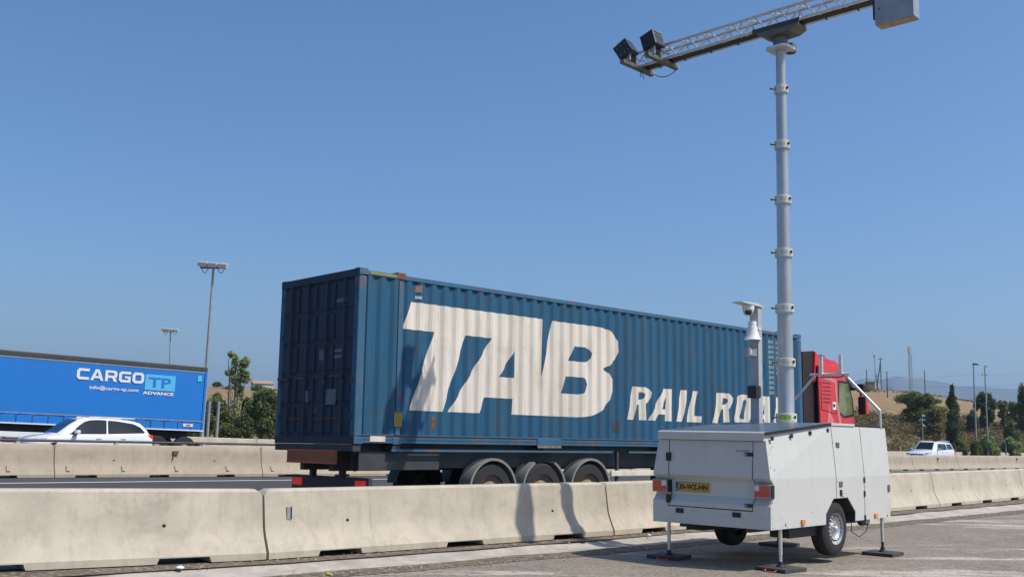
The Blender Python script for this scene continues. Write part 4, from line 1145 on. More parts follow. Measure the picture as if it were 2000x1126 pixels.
def sq(ch, x0, x1, z0, z1):
    G = {'C': ([(1, 0), (.18, 0), (0, .2), (0, .8), (.18, 1), (1, 1), (1, .76), (.30, .76), (.24, .68), (.24, .32), (.30, .24), (1, .24)], []),
         'A': ([(-.05, 0), (.34, 1), (.66, 1), (1.05, 0), (.79, 0), (.72, .2), (.28, .2), (.21, 0)], [[(.36, .40), (.5, .78), (.64, .40)]]),
         'R': ([(0, 0), (0, 1), (.82, 1), (1, .84), (1, .48), (.86, .34), (1.02, 0), (.74, 0), (.60, .32), (.24, .32), (.24, 0)], [[(.24, .54), (.24, .78), (.70, .78), (.76, .72), (.76, .60), (.70, .54)]]),
         'G': ([(1, 0), (.18, 0), (0, .2), (0, .8), (.18, 1), (1, 1), (1, .77), (.30, .77), (.24, .70), (.24, .30), (.30, .23), (.77, .23), (.77, .38), (.5, .38), (.5, .58), (1, .58)], []),
         'O': ([(.18, 0), (0, .2), (0, .8), (.18, 1), (.82, 1), (1, .8), (1, .2), (.82, 0)], [[(.30, .24), (.24, .32), (.24, .68), (.30, .76), (.70, .76), (.76, .68), (.76, .32), (.70, .24)]])}
    f = lambda p: (x0 + (x1 - x0) * p[0], z0 + (z1 - z0) * p[1])
    o, h = G[ch]
    return poly2d([f(p) for p in o], [[f(p) for p in q] for q in h])
xs_ = -5.66
for ch_ in 'CARGO':
    decal('letter', sq(ch_, xs_, xs_ + .50, 3.26, 3.71), bmap, 'print_white', bt); xs_ += .575
MB().box(-2.80, -1.46, -.022, -.016, 3.02 - A0.z, 3.68 - A0.z).build('logo_box', 'bl_light', bt)
decal('lettering', fit(text2d('TP', 1, off=.02, sx=1.3), -2.66, -1.66, 3.14, 3.56), lambda x, z: bmap(x, z) + Vector((0, -.006, 0)), 'bl_blue', bt)
decal('lettering', fit(text2d('ADVANCE', 1, off=.04, sx=1.2), -2.86, -1.5, 2.83, 2.97), bmap, 'print_white', bt)
decal('lettering', fit(text2d('info@cargo-tp.com', 1, off=.02), -5.1, -3.05, 2.86, 3.05), bmap, 'print_white', bt)

# ------------------------------------------------------------------ cars
def car(name, loc, rz, label, st, hwid, glass, extra, paint='car_white', wheels=(), wr=.33, scr=None, cat='car'):
    """st: stations (x, z bottom, z belt, z roof, half width, roof half width)"""
    t = thing(name, loc, rz, label, cat)
    rings = []
    for x, zb, zs, zr, hw, rw in st:
        h = [(0, zb), (hw * .86, zb), (hw * .97, zb + .10), (hw, zb + (zs - zb) * .5), (hw * .985, zs - .10), (hw * .94, zs), (rw, zr - .07), (rw * .86, zr - .015), (0, zr)]
        rings.append([(x, -a, z) for a, z in h] + [(x, a, z) for a, z in h[::-1][1:-1]])
    mb = MB(); mb.loft(rings); body = mb.build('body', paint, t, smooth=True, ang=45)
    def sp(x, tt, side, o=.0):
        xs = [s_[0] for s_ in st]
        f = lambda i: interp(x, sorted((s_[0], s_[i]) for s_ in st))
        zs, zr, hw, rw = f(2), f(3), f(4), f(5)
        y = hw * .94 + (rw - hw * .94) * tt + o; z = zs + (zr - .07 - zs) * tt
        return (x, side * y, z)
    for side in (-1, 1):
        for poly in glass:
            x0, x1 = min(p_[0] for p_ in poly), max(p_[0] for p_ in poly)
            rows_ = []; N_ = 36
            for i in range(N_ + 1):
                x = x0 + (x1 - x0) * (.002 + .996 * i / N_); hits = []
                for j in range(len(poly)):
                    (ax, ay), (bx_, by_) = poly[j], poly[(j + 1) % len(poly)]
                    if (ax - x) * (bx_ - x) <= 0 and ax != bx_: hits.append(ay + (by_ - ay) * (x - ax) / (bx_ - ax))
                lo, hi = min(hits), max(hits)
                rows_.append([Vector(sp(x, lo + (hi - lo) * k / 4, side, .022)) for k in range(5)])
            MB().loft(rows_, closed=False, caps=False).build('side_window', 'glass', body, smooth=True, ang=180)
    if scr:
        for nm, (xa, xb, k0) in scr.items():
            so_ = sorted((s_[0], s_[3], s_[5]) for s_ in st)
            fz = lambda x: interp(x, [(q[0], q[1]) for q in so_]); fw = lambda x: interp(x, [(q[0], q[2]) for q in so_])
            def gm(x, v):
                sl_ = (fz(x + .05) - fz(x - .05)) / .1; nl = math.hypot(sl_, 1)
                return Vector((x - sl_ / nl * .022, v * fw(x) * .84, fz(x) - .014 * abs(v) + .022 / nl))
            decal(nm, poly2d([(xa, -1), (xb, -k0), (xb, k0), (xa, 1)]), gm, 'glass', body, [s_[0] for s_ in st])
    for x in wheels:
        for side in (-1, 1):
            w_ = MB(); w_.lathe((x, side * (hwid - .02), wr), (0, side, 0), [(wr * .6, -.2), (wr * .95, -.2), (wr, -.17), (wr, -.03), (wr * .95, 0), (wr * .66, 0)], 24)
            wh = w_.build('wheel', 'rubber', t, smooth=True)
            MB().lathe((x, side * (hwid - .02), wr), (0, side, 0), [(0, .005), (wr * .2, .0), (wr * .62, -.02), (wr * .67, .002), (wr * .66, -.1)], 20).build('rim', 'wheel', wh, smooth=True)
            a_ = MB(); a_.lathe((x, side * (hwid - .012), wr), (0, side, 0), [(0, .0), (wr * 1.17, .0), (wr * 1.17, -.05)], 24); a_.build('wheel_arch', 'black', t)
    extra(t, body)
    return t
# white hatch-back SUV; local x forward
def suv_extra(t, b):
    for s_ in (-1, 1):
        MB().loft([[(1.90, s_ * .62, .72), (1.90, s_ * .62, .82), (1.84, s_ * .80, .84), (1.84, s_ * .80, .74)], [(1.55, s_ * .855, .80), (1.55, s_ * .855, .87), (1.55, s_ * .865, .87), (1.55, s_ * .865, .80)]]).build('headlight', 'lens_white', b)
        MB().obox((-1.98, s_ * .735, .93), (.22, .20, .14), Matrix.Rotation(R(12 * s_), 3, 'Z')).build('tail_light', 'red_lens', b, bevel=.02)
        MB().obox((.62, s_ * .98, 1.06), (.14, .22, .13), Matrix.Identity(3)).build('side_mirror', 'car_white', b, bevel=.03)
        MB().obox((.62, s_ * .90, 1.0), (.09, .14, .05), Matrix.Identity(3)).build('mirror_foot', 'black', b)
        for x in (-.15, -1.0): MB().box(x - .09, x + .09, s_ * .895 - .012, s_ * .895 + .012, .83, .86).build('door_handle', 'grey_panel', b)
        MB().tube((.1, s_ * .58, 1.575), (-1.5, s_ * .56, 1.55), .016, 6).build('roof_rail', 'alu', b)
    MB().box(1.98, 2.06, -.5, .5, .5, .66).build('grille', 'black', b)
    MB().box(-2.13, -2.08, -.26, .26, .66, .78).build('number_plate', 'print_white', b)
st = [(-2.12, .42, .86, .90, .70, .56), (-2.08, .32, .98, 1.04, .82, .60), (-1.92, .24, 1.03, 1.26, .87, .60), (-1.70, .22, 1.035, 1.42, .89, .59), (-1.35, .20, 1.03, 1.505, .90, .60), (-.8, .20, 1.01, 1.56, .905, .61), (-.2, .20, .99, 1.585, .905, .62),
      (.15, .20, .98, 1.57, .905, .62), (.45, .20, .97, 1.50, .905, .62), (.75, .20, .965, 1.32, .90, .64), (1.05, .20, .955, 1.09, .90, .66), (1.2, .20, .94, .99, .895, .70), (1.55, .22, .90, .945, .88, .66), (1.85, .26, .84, .885, .83, .60), (2.02, .32, .74, .78, .74, .52), (2.10, .38, .62, .66, .66, .46)]
zsv = road_z(13.8, 36.4)
p = sd(14.15, 36.3, road_z(14, 36.3))
car('white_car', p, TH + math.pi, 'white compact car with dark windows driving left in front of the blue trailer', st, .9,
    [[(-1.80, .22), (-1.66, .70), (-1.46, .86), (-.80, .93), (-.50, .94), (-.48, .05), (-1.3, .06), (-1.72, .10)], [(-.44, .05), (-.46, .94), (.06, .94), (.30, .88), (.56, .62), (.84, .08)]], suv_extra, wheels=(-1.32, 1.28), wr=.33,
    scr={'windscreen': (1.12, .47, .95), 'rear_window': (-2.06, -1.74, .95)})
# white pickup with a hard top
def pick_extra(t, b):
    for s_ in (-1, 1):
        MB().loft([[(2.50, s_ * .55, .80), (2.50, s_ * .55, .93), (2.44, s_ * .80, .95), (2.44, s_ * .80, .83)], [(2.15, s_ * .90, .88), (2.15, s_ * .90, .98), (2.15, s_ * .90, .98), (2.15, s_ * .90, .88)]]).build('headlight', 'lens_white', b)
        MB().obox((.95, s_ * 1.02, 1.18), (.12, .2, .17), Matrix.Identity(3)).build('side_mirror', 'car_white', b, bevel=.03)
        for x in (.05, -.75): MB().box(x - .09, x + .09, s_ * .925 - .012, s_ * .925 + .012, 1.0, 1.03).build('door_handle', 'grey_panel', b)
        MB().box(-2.55, -2.5, s_ * .86 - .06, s_ * .86 + .06, .8, 1.1).build('tail_light', 'red_lens', b)
        MB().tube((.3, s_ * .6, 1.79), (-2.2, s_ * .62, 1.80), .02, 6).build('roof_rail', 'alu', b)
    MB().box(2.50, 2.60, -.48, .48, .66, .86).build('grille', mat('blue_grey_grille', (.08, .13, .2), .4), b)
    MB().box(2.55, 2.63, -.78, .78, .42, .62).build('lower_grille', 'black', b)
stp = [(-2.55, .45, 1.0, 1.06, .86, .70), (-2.50, .42, 1.10, 1.60, .90, .66), (-2.2, .36, 1.12, 1.74, .92, .66), (-1.0, .34, 1.12, 1.76, .925, .67), (0.0, .34, 1.11, 1.77, .925, .67), (.5, .34, 1.10, 1.74, .925, .66), (.85, .34, 1.09, 1.50, .92, .68),
       (1.25, .34, 1.08, 1.17, .915, .74), (1.5, .34, 1.06, 1.12, .91, .76), (2.1, .36, 1.0, 1.05, .90, .74), (2.45, .40, .90, .95, .84, .66), (2.60, .45, .72, .78, .72, .56)]
p = sd(75.3, 34.5, -.02)
car('white_pickup', p, TH + math.pi + R(4), 'white pickup with a hard top on the far carriageway, facing the camera', stp, .92,
    [[(-2.25, .2), (-2.05, .82), (-1.22, .84), (-1.18, .16)], [(-1.02, .14), (-1.0, .84), (-.35, .86), (-.33, .10)], [(-.25, .10), (-.25, .86), (.42, .86), (.98, .12)]],
    pick_extra, wheels=(-1.75, 1.6), wr=.37, scr={'windscreen': (1.22, .56, .95)}, cat='pickup')

# ------------------------------------------------------------------ monitoring trailer (foreground)
YT = R(46)
T0 = Vector((3.237, 12.942, 0))
mt = thing('monitoring_trailer', T0, YT, 'white box trailer on legs with a telescopic mast and truss boom', 'trailer')
TW = 1.77
def inset(z, l=1.):
    k = (.095 if l < .3 else .11)
    return max(0., (z - 1.04)) * (.165 if l < .3 else .095)
low = [(0, .42), (0, .70), (.075, .79), (.075, .975), (.0, 1.04), (3.42, 1.045), (3.40, .435), (2.275, .428), (2.285, .558), (2.064, .755), (1.646, .75), (1.428, .556), (1.42, .42)]
mb = MB()
topn = [(.03, 1.50), (.03, 1.575), (1.72, 1.73), (3.44, 1.725)]
nl, ntp = len(low), len(topn)
slope = .0
vsL = [(l, 0, z) for l, z in low]; vsR = [(l, TW, z) for l, z in low]
upL = [(l, inset(z, l), z) for l, z in topn]; upR = [(l, TW - inset(z, l), z) for l, z in topn]
allv = vsL + vsR + upL + upR
o2 = 2 * nl; o3 = o2 + ntp
fs = [tuple(range(nl)), tuple(range(nl, 2 * nl))[::-1]]
for i in range(nl):
    j = (i + 1) % nl
    if i == 4: continue         # the crease line is inside
    fs.append((i, j, nl + j, nl + i))
fs += [(4, o2 + 0, o2 + 1, o2 + 2), (4, o2 + 2, o2 + 3, 5), (nl + 4, nl + 5, o3 + 3, o3 + 2), (nl + 4, o3 + 2, o3 + 1, o3 + 0)]
fs += [(4, nl + 4, o3, o2), (o2, o3, o3 + 1, o2 + 1), (o2 + 1, o3 + 1, o3 + 2, o2 + 2), (o2 + 2, o3 + 2, o3 + 3, o2 + 3), (o2 + 3, o3 + 3, nl + 5, 5)]
mb.add(allv, fs)
body = mb.build('body', 'white', mt)
# lower-left corner drops slightly, as the trailer stands a little twisted
for v in body.data.vertices:
    if v.co.z < 1.0: v.co.z -= .012 * v.co.y / TW; v.co.z += .004 * v.co.x
# roof sheets
def roofz(l): return 1.575 + (1.73 - 1.575) * (l - .03) / 1.69 if l < 1.72 else 1.73
mb = MB(); e = .085
mb.loft([[(l, e - .03, roofz(l) + .004), (l, TW - e + .03, roofz(l) + .004), (l, TW - e + .03, roofz(l) + .035), (l, e - .03, roofz(l) + .035)] for l in (.0, 1.72)])
sol = mb.build('solar_roof', 'solar', mt, bevel=.004)
MB().loft([[(l, e - .036, roofz(l) + .0), (l, e - .030, roofz(l) + .0), (l, e - .030, roofz(l) + .037), (l, e - .036, roofz(l) + .037)] for l in (-.01, 1.725)]).build('roof_trim', 'black', mt)
mb = MB()
for l in (.45, .88, 1.30):
    mb.loft([[(l, y, roofz(l) + .037), (l + .012, y, roofz(l + .012) + .037), (l + .012, y, roofz(l + .012) + .042), (l, y, roofz(l) + .042)] for y in (.07, TW - .07)])
mb.build('panel_joint', 'grey_panel', sol)
MB().box(1.725, 2.43, .05, TW - .05, 1.732, 1.765).build('roof_hood', 'white', mt, bevel=.004)
MB().box(2.435, 3.42, .06, TW - .06, 1.732, 1.757).build('roof_cover', 'black', mt, bevel=.004)
# rear top edge beam
MB().prism([(-.012, 1.50), (-.012, 1.60), (.03, 1.615), (.03, 1.50)], lambda l, z: (l, .08, z), lambda l, z: (l, TW - .08, z)).build('rear_beam', 'white', mt)
# rear flap outline
def rl(z): return interp(z, [(.42, 0), (.70, 0), (.79, .075), (.975, .075), (1.04, 0), (1.50, .03), (1.6, .03)])
def rline(mb, w0, z0, w1, z1, r_=.005):
    n = 8; pv = None
    zz = sorted(set([z0 + (z1 - z0) * i / n for i in range(n + 1)] + ([z for z in (.70, .79, .975, 1.04) if min(z0, z1) < z < max(z0, z1)])), reverse=z1 < z0)
    if z0 == z1: mb.box(rl(z0) - .003, rl(z0) + .004, min(w0, w1), max(w0, w1), z0 - r_, z0 + r_); return
    for z in zz:
        wv = w0 + (w1 - w0) * (z - z0) / (z1 - z0); p = Vector((rl(z) - .0005, wv, z))
        if pv: mb.loft([[q + Vector((-.003, -r_, 0)), q + Vector((-.003, r_, 0)), q + Vector((.003, r_, 0)), q + Vector((.003, -r_, 0))] for q in (pv, p)])
        pv = p
mb = MB(); rline(mb, .25, .63, .25, 1.50, .004); rline(mb, 1.52, .62, 1.52, 1.50, .004); rline(mb, .25, .632, 1.52, .632, .006)
mb.box(rl(1.5) - .018, rl(1.5) - .012, .1, TW - .1, 1.494, 1.502)
fl = mb.build('rear_flap', 'black', mt)
for z in (1.27, .72): MB().box(rl(z) - .03, rl(z), 1.485, 1.555, z - .055, z + .055).build('hinge', 'black', fl, bevel=.006)
for z in (1.33, .70):
    lt = MB(); lt.box(rl(z) - .02, rl(z), .25, .355, z - .022, z + .022); lo = lt.build('latch', 'black', fl, bevel=.004)
    MB().tube((rl(z) - .024, .33, z), (rl(z) - .019, .33, z), .008, 8).build('latch_key', 'alu', lo)
for wv in (1.34, .48): MB().box(-.012, .0, wv - .06, wv + .06, .545, .605).build('rear_socket', 'black', mt, bevel=.004)
MB().box(rl(1.37) - .0035, rl(1.37) - .001, .30, .50, 1.355, 1.385).build('glue_mark', 'stain', mt)
MB().box(rl(1.0) - .004, rl(1.0), .78, 1.02, 1.005, 1.012).build('scuff', 'darksteel', mt)
mb = MB()
for wv, z in ((1.6, .60), (1.5, .47), (1.15, .58), (.66, .56), (.14, .55), (.7, 1.54), (.95, 1.56)): mb.tube((-.004, wv, z), (.004, wv, z), .008, 8) if z < 1 else mb.tube((.012, wv, z), (.03, wv, z), .008, 8)
mb.build('rivets', 'steel', mt)
# number plate
np_ = MB(); np_.box(.060, .073, .925, 1.45, .828, .942); npo = np_.build('number_plate', 'plate', mt, bevel=.003)
MB().box(.058, .060, 1.405, 1.447, .832, .938).build('country_band', 'plate_blue', npo)
rmap = lambda x, z: Vector((.0585, -x, z))
decal('plate_text', fit(text2d('30-WZ-HN', 1, off=.045), -1.395, -.945, .848, .922), rmap, 'black', npo)
decal('plate_text', fit(text2d('NL', 1, off=.02), -1.44, -1.412, .842, .858), lambda x, z: Vector((.0575, -x, z)), 'print_white', npo)
mb = MB()
for a, b, c, d in ((.925, 1.45, .828, .832), (.925, 1.45, .938, .942)): mb.box(.0575, .06, a, b, c, d)
mb.build('plate_border', 'black', npo)
# tail lights
for w0, w1, fl_ in ((-.012, .235, 1), (1.535, 1.782, -1)):
    mb = MB(); mb.box(-.01, .07, w0, w1, .80, .968); tl = mb.build('tail_light', 'steel', mt, bevel=.012)
    MB().box(-.018, -.008, w0 + .02, w1 - .02, .815, .885).build('red_lens', 'red_reflex', tl)
    ys = [w0 + .02, w1 - .02]
    MB().box(-.018, -.008, ys[0] if fl_ > 0 else ys[0] + .07, ys[1] - .07 if fl_ > 0 else ys[1], .887, .953).build('amber_lens', mat('orange_red_lens', (.68, .10, .03), .25), tl)
    MB().box(-.018, -.008, ys[1] - .068 if fl_ > 0 else ys[0], ys[1] if fl_ > 0 else ys[0] + .068, .887, .953).build('clear_lens', 'lens_white', tl)
    MB().box(-.006, .06, w0 - .012 if fl_ > 0 else w0 - .02, w0 + .0 if fl_ > 0 else w0 - .0, .805, .963).build('lamp_guard', 'black', tl)
# side details: line helper on the side skin
def sw(l, z): return inset(z, .5) if z > 1.04 else 0
def sline(mb, l0, z0, l1, z1, r_=.004):
    n = 8; pv = None
    for i in range(n + 1):
        q = i / n; l = l0 + (l1 - l0) * q; z = z0 + (z1 - z0) * q
        p = Vector((l, sw(l, z), z))
        if pv: mb.loft([[c + Vector((-r_, -.0025, 0)), c + Vector((r_, -.0025, 0)), c + Vector((r_, .003, 0)), c + Vector((-r_, .003, 0))] for c in (pv, p)])
        pv = p
mb = MB(); sline(mb, 1.73, .757, 1.735, 1.04); sline(mb, 1.735, 1.04, 1.735, 1.725)
sline(mb, 2.57, .435, 2.58, 1.04); sline(mb, 2.58, 1.04, 2.60, 1.72); sd_ = mb.build('side_door', 'black', mt)
def splate(name, l, z, dl, dz_, m_, parent=None, th=.012, bev=.005):
    MB().box(l - dl, l + dl, sw(l, z) - th, sw(l, z) + .006, z - dz_, z + dz_).build(name, m_, parent or mt, bevel=bev)
splate('door_lock', 1.87, 1.47, .045, .035, 'olive', sd_); splate('door_lock', 1.86, .945, .045, .035, 'olive', sd_); splate('door_lock', 1.86, .83, .03, .04, 'black', sd_)
MB().tube((1.86, -.03, .83), (1.96, -.035, .83), .006, 6).build('key', 'alu', sd_)
for z in (.99, .80, .47): splate('hinge', 2.572, z, .022, .038, 'black', sd_)
splate('front_latch', 3.36, .86, .035, .05, 'olive')
splate('front_hinge', 3.35, .80, .0, .0, 'olive') if False else None
for l, z in ((.138, 1.535), (.634, 1.575), (1.137, 1.62), (1.632, 1.665)): splate('side_vent', l, z, .028, .026, 'black')
for l in (.79, 2.907):
    splate('side_marker_light', l, .485, .045, .034, 'amber', th=.022, bev=.008)
mb = MB()
for l, z in ((.05, .55), (.05, .44), (.25, .56), (.05, .75), (.05, .95), (1.05, .60), (.08, .30 + .5), (.12, 1.43), (.13, 1.15), (2.62, 1.62), (2.62, .9), (2.62, 1.1), (2.62, .62), (3.38, 1.6), (3.38, 1.08), (3.38, .6), (1.75, 1.5), (1.75, 1.2), (1.77, .98)):
    mb.tube((l, sw(l, z) - .003, z), (l, sw(l, z) + .003, z), .008, 8)
for i in range(7):
    z = .50 + i * .17
    if z < 1.7: mb.tube((.045, sw(.2, z) - .003, z), (.045, sw(.2, z) + .003, z), .006, 6); mb.tube((3.385, sw(3, z) - .003, z), (3.385, sw(3, z) + .003, z), .006, 6)
for i in range(9): mb.tube((.1 + i * .155, -.003, .445), (.1 + i * .155, .003, .445), .006, 6)
mb.build('side_rivets', 'steel', mt)
for l in (.36, 3.30):
    mb = MB(); mb.add([(l - .02, -.002, .455), (l + .02, -.002, .455), (l, -.002, .50)], [(0, 1, 2)]); mb.build('warning_mark', 'olive', mt)
# wheels, arches, axle
arch = [(1.43, .43), (1.438, .553), (1.652, .744), (2.058, .749), (2.275, .553), (2.268, .43)]
for w0, w1 in ((.004, .36), (TW - .36, TW - .004)):
    mb = MB(); mb.loft([[(l, w0, z) for l, z in arch], [(l, w1, z) for l, z in arch]], closed=False, caps=False)
    mb.build('wheel_arch', 'darksteel', mt)
    MB().box(1.40, 2.30, w1 if w0 < .1 else w0 - .01, w1 + .01 if w0 < .1 else w0, .25, .75).build('arch_wall', 'black', mt)
for side, y in ((-1, .02), (1, TW - .02)):
    c = (1.735, y, .36)
    wb = MB(); wb.lathe(c, (0, side, 0), [(.205, -.21), (.31, -.215), (.349, -.19), (.357, -.165), (.360, -.1), (.357, -.045), (.347, -.02), (.31, .0), (.245, .008), (.215, .0), (.205, -.03)], 48)
    wh = wb.build('wheel', 'rubber', mt, smooth=True, ang=30)
    gr = MB()
    for off in (-.15, -.125, -.095, -.065): gr.lathe(c, (0, side, 0), [(.361, off - .004), (.3615, off), (.361, off + .004)], 48)
    gr.build('tread_groove', 'black', wh)
    rim = MB(); rim.lathe(c, (0, side, 0), [(0, -.005), (.03, -.005), (.033, -.02), (.06, -.022), (.065, -.04), (.12, -.035), (.15, -.012), (.165, -.02), (.176, -.06), (.19, -.05), (.203, -.02), (.212, .004), (.208, -.01), (.20, -.16)], 40)
    ro = rim.build('rim', 'wheel', wh, smooth=True, ang=30)
    hs = MB()
    for i in range(18):
        a = i * math.tau / 18
        p_ = Vector(c) + Vector((math.cos(a) * .160, side * (-.012), math.sin(a) * .160))
        hs.tube(p_ + Vector((0, side * .008, 0)), p_ - Vector((0, side * .02, 0)), .0105, 8)
    hs.build('rim_hole', 'black', ro)
    nb = MB()
    for i in range(5):
        a = i * math.tau / 5 + .3
        p_ = Vector(c) + Vector((math.cos(a) * .052, side * (-.03), math.sin(a) * .052)); nb.tube(p_, p_ + Vector((0, side * .02, 0)), .010, 6)
    nb.build('wheel_bolt', 'steel', ro)
    MB().lathe(Vector(c) + Vector((0, side * -.01, 0)), (0, side, 0), [(.028, -.02), (.028, .02), (.02, .03), (0, .032)], 16).build('hub_cap', 'alu', ro, smooth=True)
MB().tube((1.745, .2, .36), (1.745, TW - .2, .36), .04, 10).build('axle', 'darksteel', mt)
for y in (.10, TW - .38):
    mb = MB(); mb.box(.62, 1.36, y, y + .28, .28, .425); mb.build('under_box', 'black', mt, bevel=.01)
mb = MB()
for y in (.35, TW - .42): mb.box(.1, 3.35, y, y + .06, .36, .43)
mb.build('chassis_beam', 'darksteel', mt)
mb = MB(); mb.path([Vector((2.4, .12, .42)), Vector((2.35, .1, .28)), Vector((2.6, .1, .20)), Vector((2.85, .12, .26)), Vector((3.0, .14, .42))], .006, 5); mb.build('hanging_cable', 'black', mt)
mb = MB(); mb.tube((3.05, .3, .36), (3.25, .3, .36), .045, 10); mb.build('coupling', 'darksteel', mt)
MB().box(2.85, 2.98, .12, .2, .37, .44).build('jack_bracket', 'steel', mt)
# legs
GZ0 = -.09
LEGS = [(.33, .06), (.28, 1.71), (3.24, .06), (3.12, 1.66)]
for l, wv in LEGS:
    lg = MB(); lg.tube((l, wv, .10), (l, wv, .50), .024, 12); lo = lg.build('leg', 'alu', mt, smooth=True)
    MB().tube((l, wv, GZ0 + .075), (l, wv, .11), .019, 10).build('inner_leg', 'alu' if l < 1 else 'black', lo, smooth=True)
    MB().lathe((l, wv, GZ0 + .045), (0, 0, 1), [(.0, 0), (.06, 0), (.058, .012), (.035, .03), (.028, .065), (.0, .07)], 14).build('foot', 'black', lo, smooth=True)
# mast
MX, MY = 2.0, .88
ms = MB()
zc = [1.84, 2.63, 3.42, 4.24, 5.04, 5.88, 6.74, 7.36]
rad = [.115, .108, .102, .095, .088, .080, .071]
ms.lathe((MX, MY, 0), (0, 0, 1), [(.135, 1.70), (.135, 1.80)] + [p_ for i in range(7) for p_ in ((rad[i], zc[i]), (rad[i], zc[i + 1]))], 32)
mast = ms.build('mast', 'mastal', mt, smooth=True)
for i in range(7):
    r_ = rad[i] + .034; z = zc[i]
    cb = MB(); cb.lathe((MX, MY, z), (0, 0, 1), [(rad[i], -.065), (r_ - .008, -.065), (r_, -.055), (r_, .055), (r_ - .006, .06), (rad[i] * .9, .06)], 32)
    col = cb.build('collar', 'collar', mast, smooth=True, ang=30)
    kn = MB(); a = R(135)   # knob sticks out to the rear left
    for a in (R(150),):
        d_ = Vector((math.cos(a), math.sin(a), 0)); c = Vector((MX, MY, z))
        kn.tube(c + d_ * r_, c + d_ * (r_ + .03), .007, 6); kn.tube(c + d_ * (r_ + .03), c + d_ * (r_ + .075), .014, 8, r2=.018)
    kn.build('locking_knob', 'black', col)
    bo = MB()
    for a in (R(200), R(225), R(250), R(262)):
        d_ = Vector((math.cos(a), math.sin(a), 0)); c = Vector((MX, MY, z)); bo.tube(c + d_ * (r_ - .004), c + d_ * (r_ + .004), .007, 6)
    bo.build('collar_bolt', 'black', col)
    MB().obox(Vector((MX, MY, z)) + Vector((math.cos(R(262)), math.sin(R(262)), 0)) * (r_ + .01) + Vector((0, 0, .01)), (.022, .022, .04), Matrix.Rotation(R(30), 3, 'Z')).build('clamp', 'black', col)
    if i == 0:
        lb = MB(); pts_ = [(MX + math.cos(R(a)) * (r_ + .003), MY + math.sin(R(a)) * (r_ + .003)) for a in range(165, 236, 7)]
        lb.loft([[(x, y, z - .035), (x, y, z + .035)] for x, y in pts_], closed=False, caps=False); lb.build('safety_sticker', 'lime', col)
# head
hd_ = MB(); hd_.prism([(-.18, -.12), (-.12, -.18), (.12, -.18), (.18, -.12), (.18, .12), (.12, .18), (-.12, .18), (-.18, .12)], lambda x, y: (MX + x, MY + y, 7.36), lambda x, y: (MX + x, MY + y, 7.40)); hd_.build('mast_flange', 'alu', mast, bevel=.004)
MB().tube((MX, MY, 7.40), (MX, MY, 7.56), .11, 20).build('slewing_head', 'olive', mast, smooth=True)
# boom: runs along w
boom = MB()
WL, WR = 2.62, -1.46
zt_, zb_ = 7.965, 7.725
def bz_f(wv): return -.012 * abs(wv) if wv > 0 else 0
ch = [(MX - .12, zt_), (MX - .12, zb_), (MX + .12, zt_), (MX + .12, zb_)]
for l, z in ch: boom.tube((l, MY + WL, z + bz_f(WL)), (l, MY, z), .025, 12); boom.tube((l, MY, z), (l, MY + WR, z), .025, 12)
bo = boom.build('boom', 'alu', mt, smooth=True, ang=50)
brc = MB(); n = 10; stp_ = (WL - WR) / n
for i in range(n):
    wa = WL - i * stp_; wb = wa - stp_ / 2; wc = wa - stp_
    P_ = lambda l, wv, z: (l, MY + wv, z + bz_f(wv))
    for l in (MX - .12, MX + .12):
        o_ = 0 if l < MX else stp_ / 2
        if l < MX: brc.tube(P_(l, wa, zb_), P_(l, wb, zt_), .0115, 6); brc.tube(P_(l, wb, zt_), P_(l, wc, zb_), .0115, 6)
        else: brc.tube(P_(l, wa, zt_), P_(l, wb, zb_), .0115, 6); brc.tube(P_(l, wb, zb_), P_(l, wc, zt_), .0115, 6)
    for z in (zt_, zb_):
        brc.tube(P_(MX - .12, wa, z), P_(MX + .12, wb, z), .0115, 6)
        if i % 2 == 0: brc.tube(P_(MX + .12, wb, z), P_(MX - .12, wc, z), .0115, 6)
brc.build('braces', 'alu', bo, smooth=True)
tb = MB(); tb.loft([[(MX - .06, MY + wv, zb_ + bz_f(wv) - .012), (MX + .085, MY + wv, zb_ + bz_f(wv) - .012), (MX + .085, MY + wv, zb_ + bz_f(wv) + .035), (MX - .06, MY + wv, zb_ + bz_f(wv) + .035)] for wv in (2.55, 0, WR)])
tb.build('cable_tray', 'black', bo)
tb = MB()
for i in range(8):
    wv = 2.3 - i * .5; tb.tube((MX + .12, MY + wv - .012, zb_ + bz_f(wv)), (MX + .12, MY + wv + .012, zb_ + bz_f(wv)), .031, 10)
tb.build('cable_tie', 'black', bo)
cr_ = MB(); cr_.prism([(-.36, zb_ - .03), (-.36, zb_ - .09), (-.24, zb_ - .15), (.16, zb_ - .17), (.30, zb_ - .09), (.36, zb_ - .03)], lambda wv, z: (MX - .165, MY + wv, z), lambda wv, z: (MX + .165, MY + wv, z))
cr_.build('boom_cradle', 'olive', bo, bevel=.012)
MB().box(MX - .175, MX - .155, MY - .40, MY + .38, zb_ - .06, zb_ + .005).build('cradle_rail', 'darksteel', bo)
for wv in (-.40, .37): MB().tube((MX - .15, MY + wv, zb_ - .05), (MX - .15, MY + wv, zb_ + .06), .012, 8).build('cradle_bolt', 'steel', bo)
MB().lathe((MX + .2, MY - .06, 7.36), (0, 0, 1), [(0, 0), (.07, .0), (.085, .02), (.085, .14), (0, .15)], 16).build('slew_motor', 'olive', bo, smooth=True)
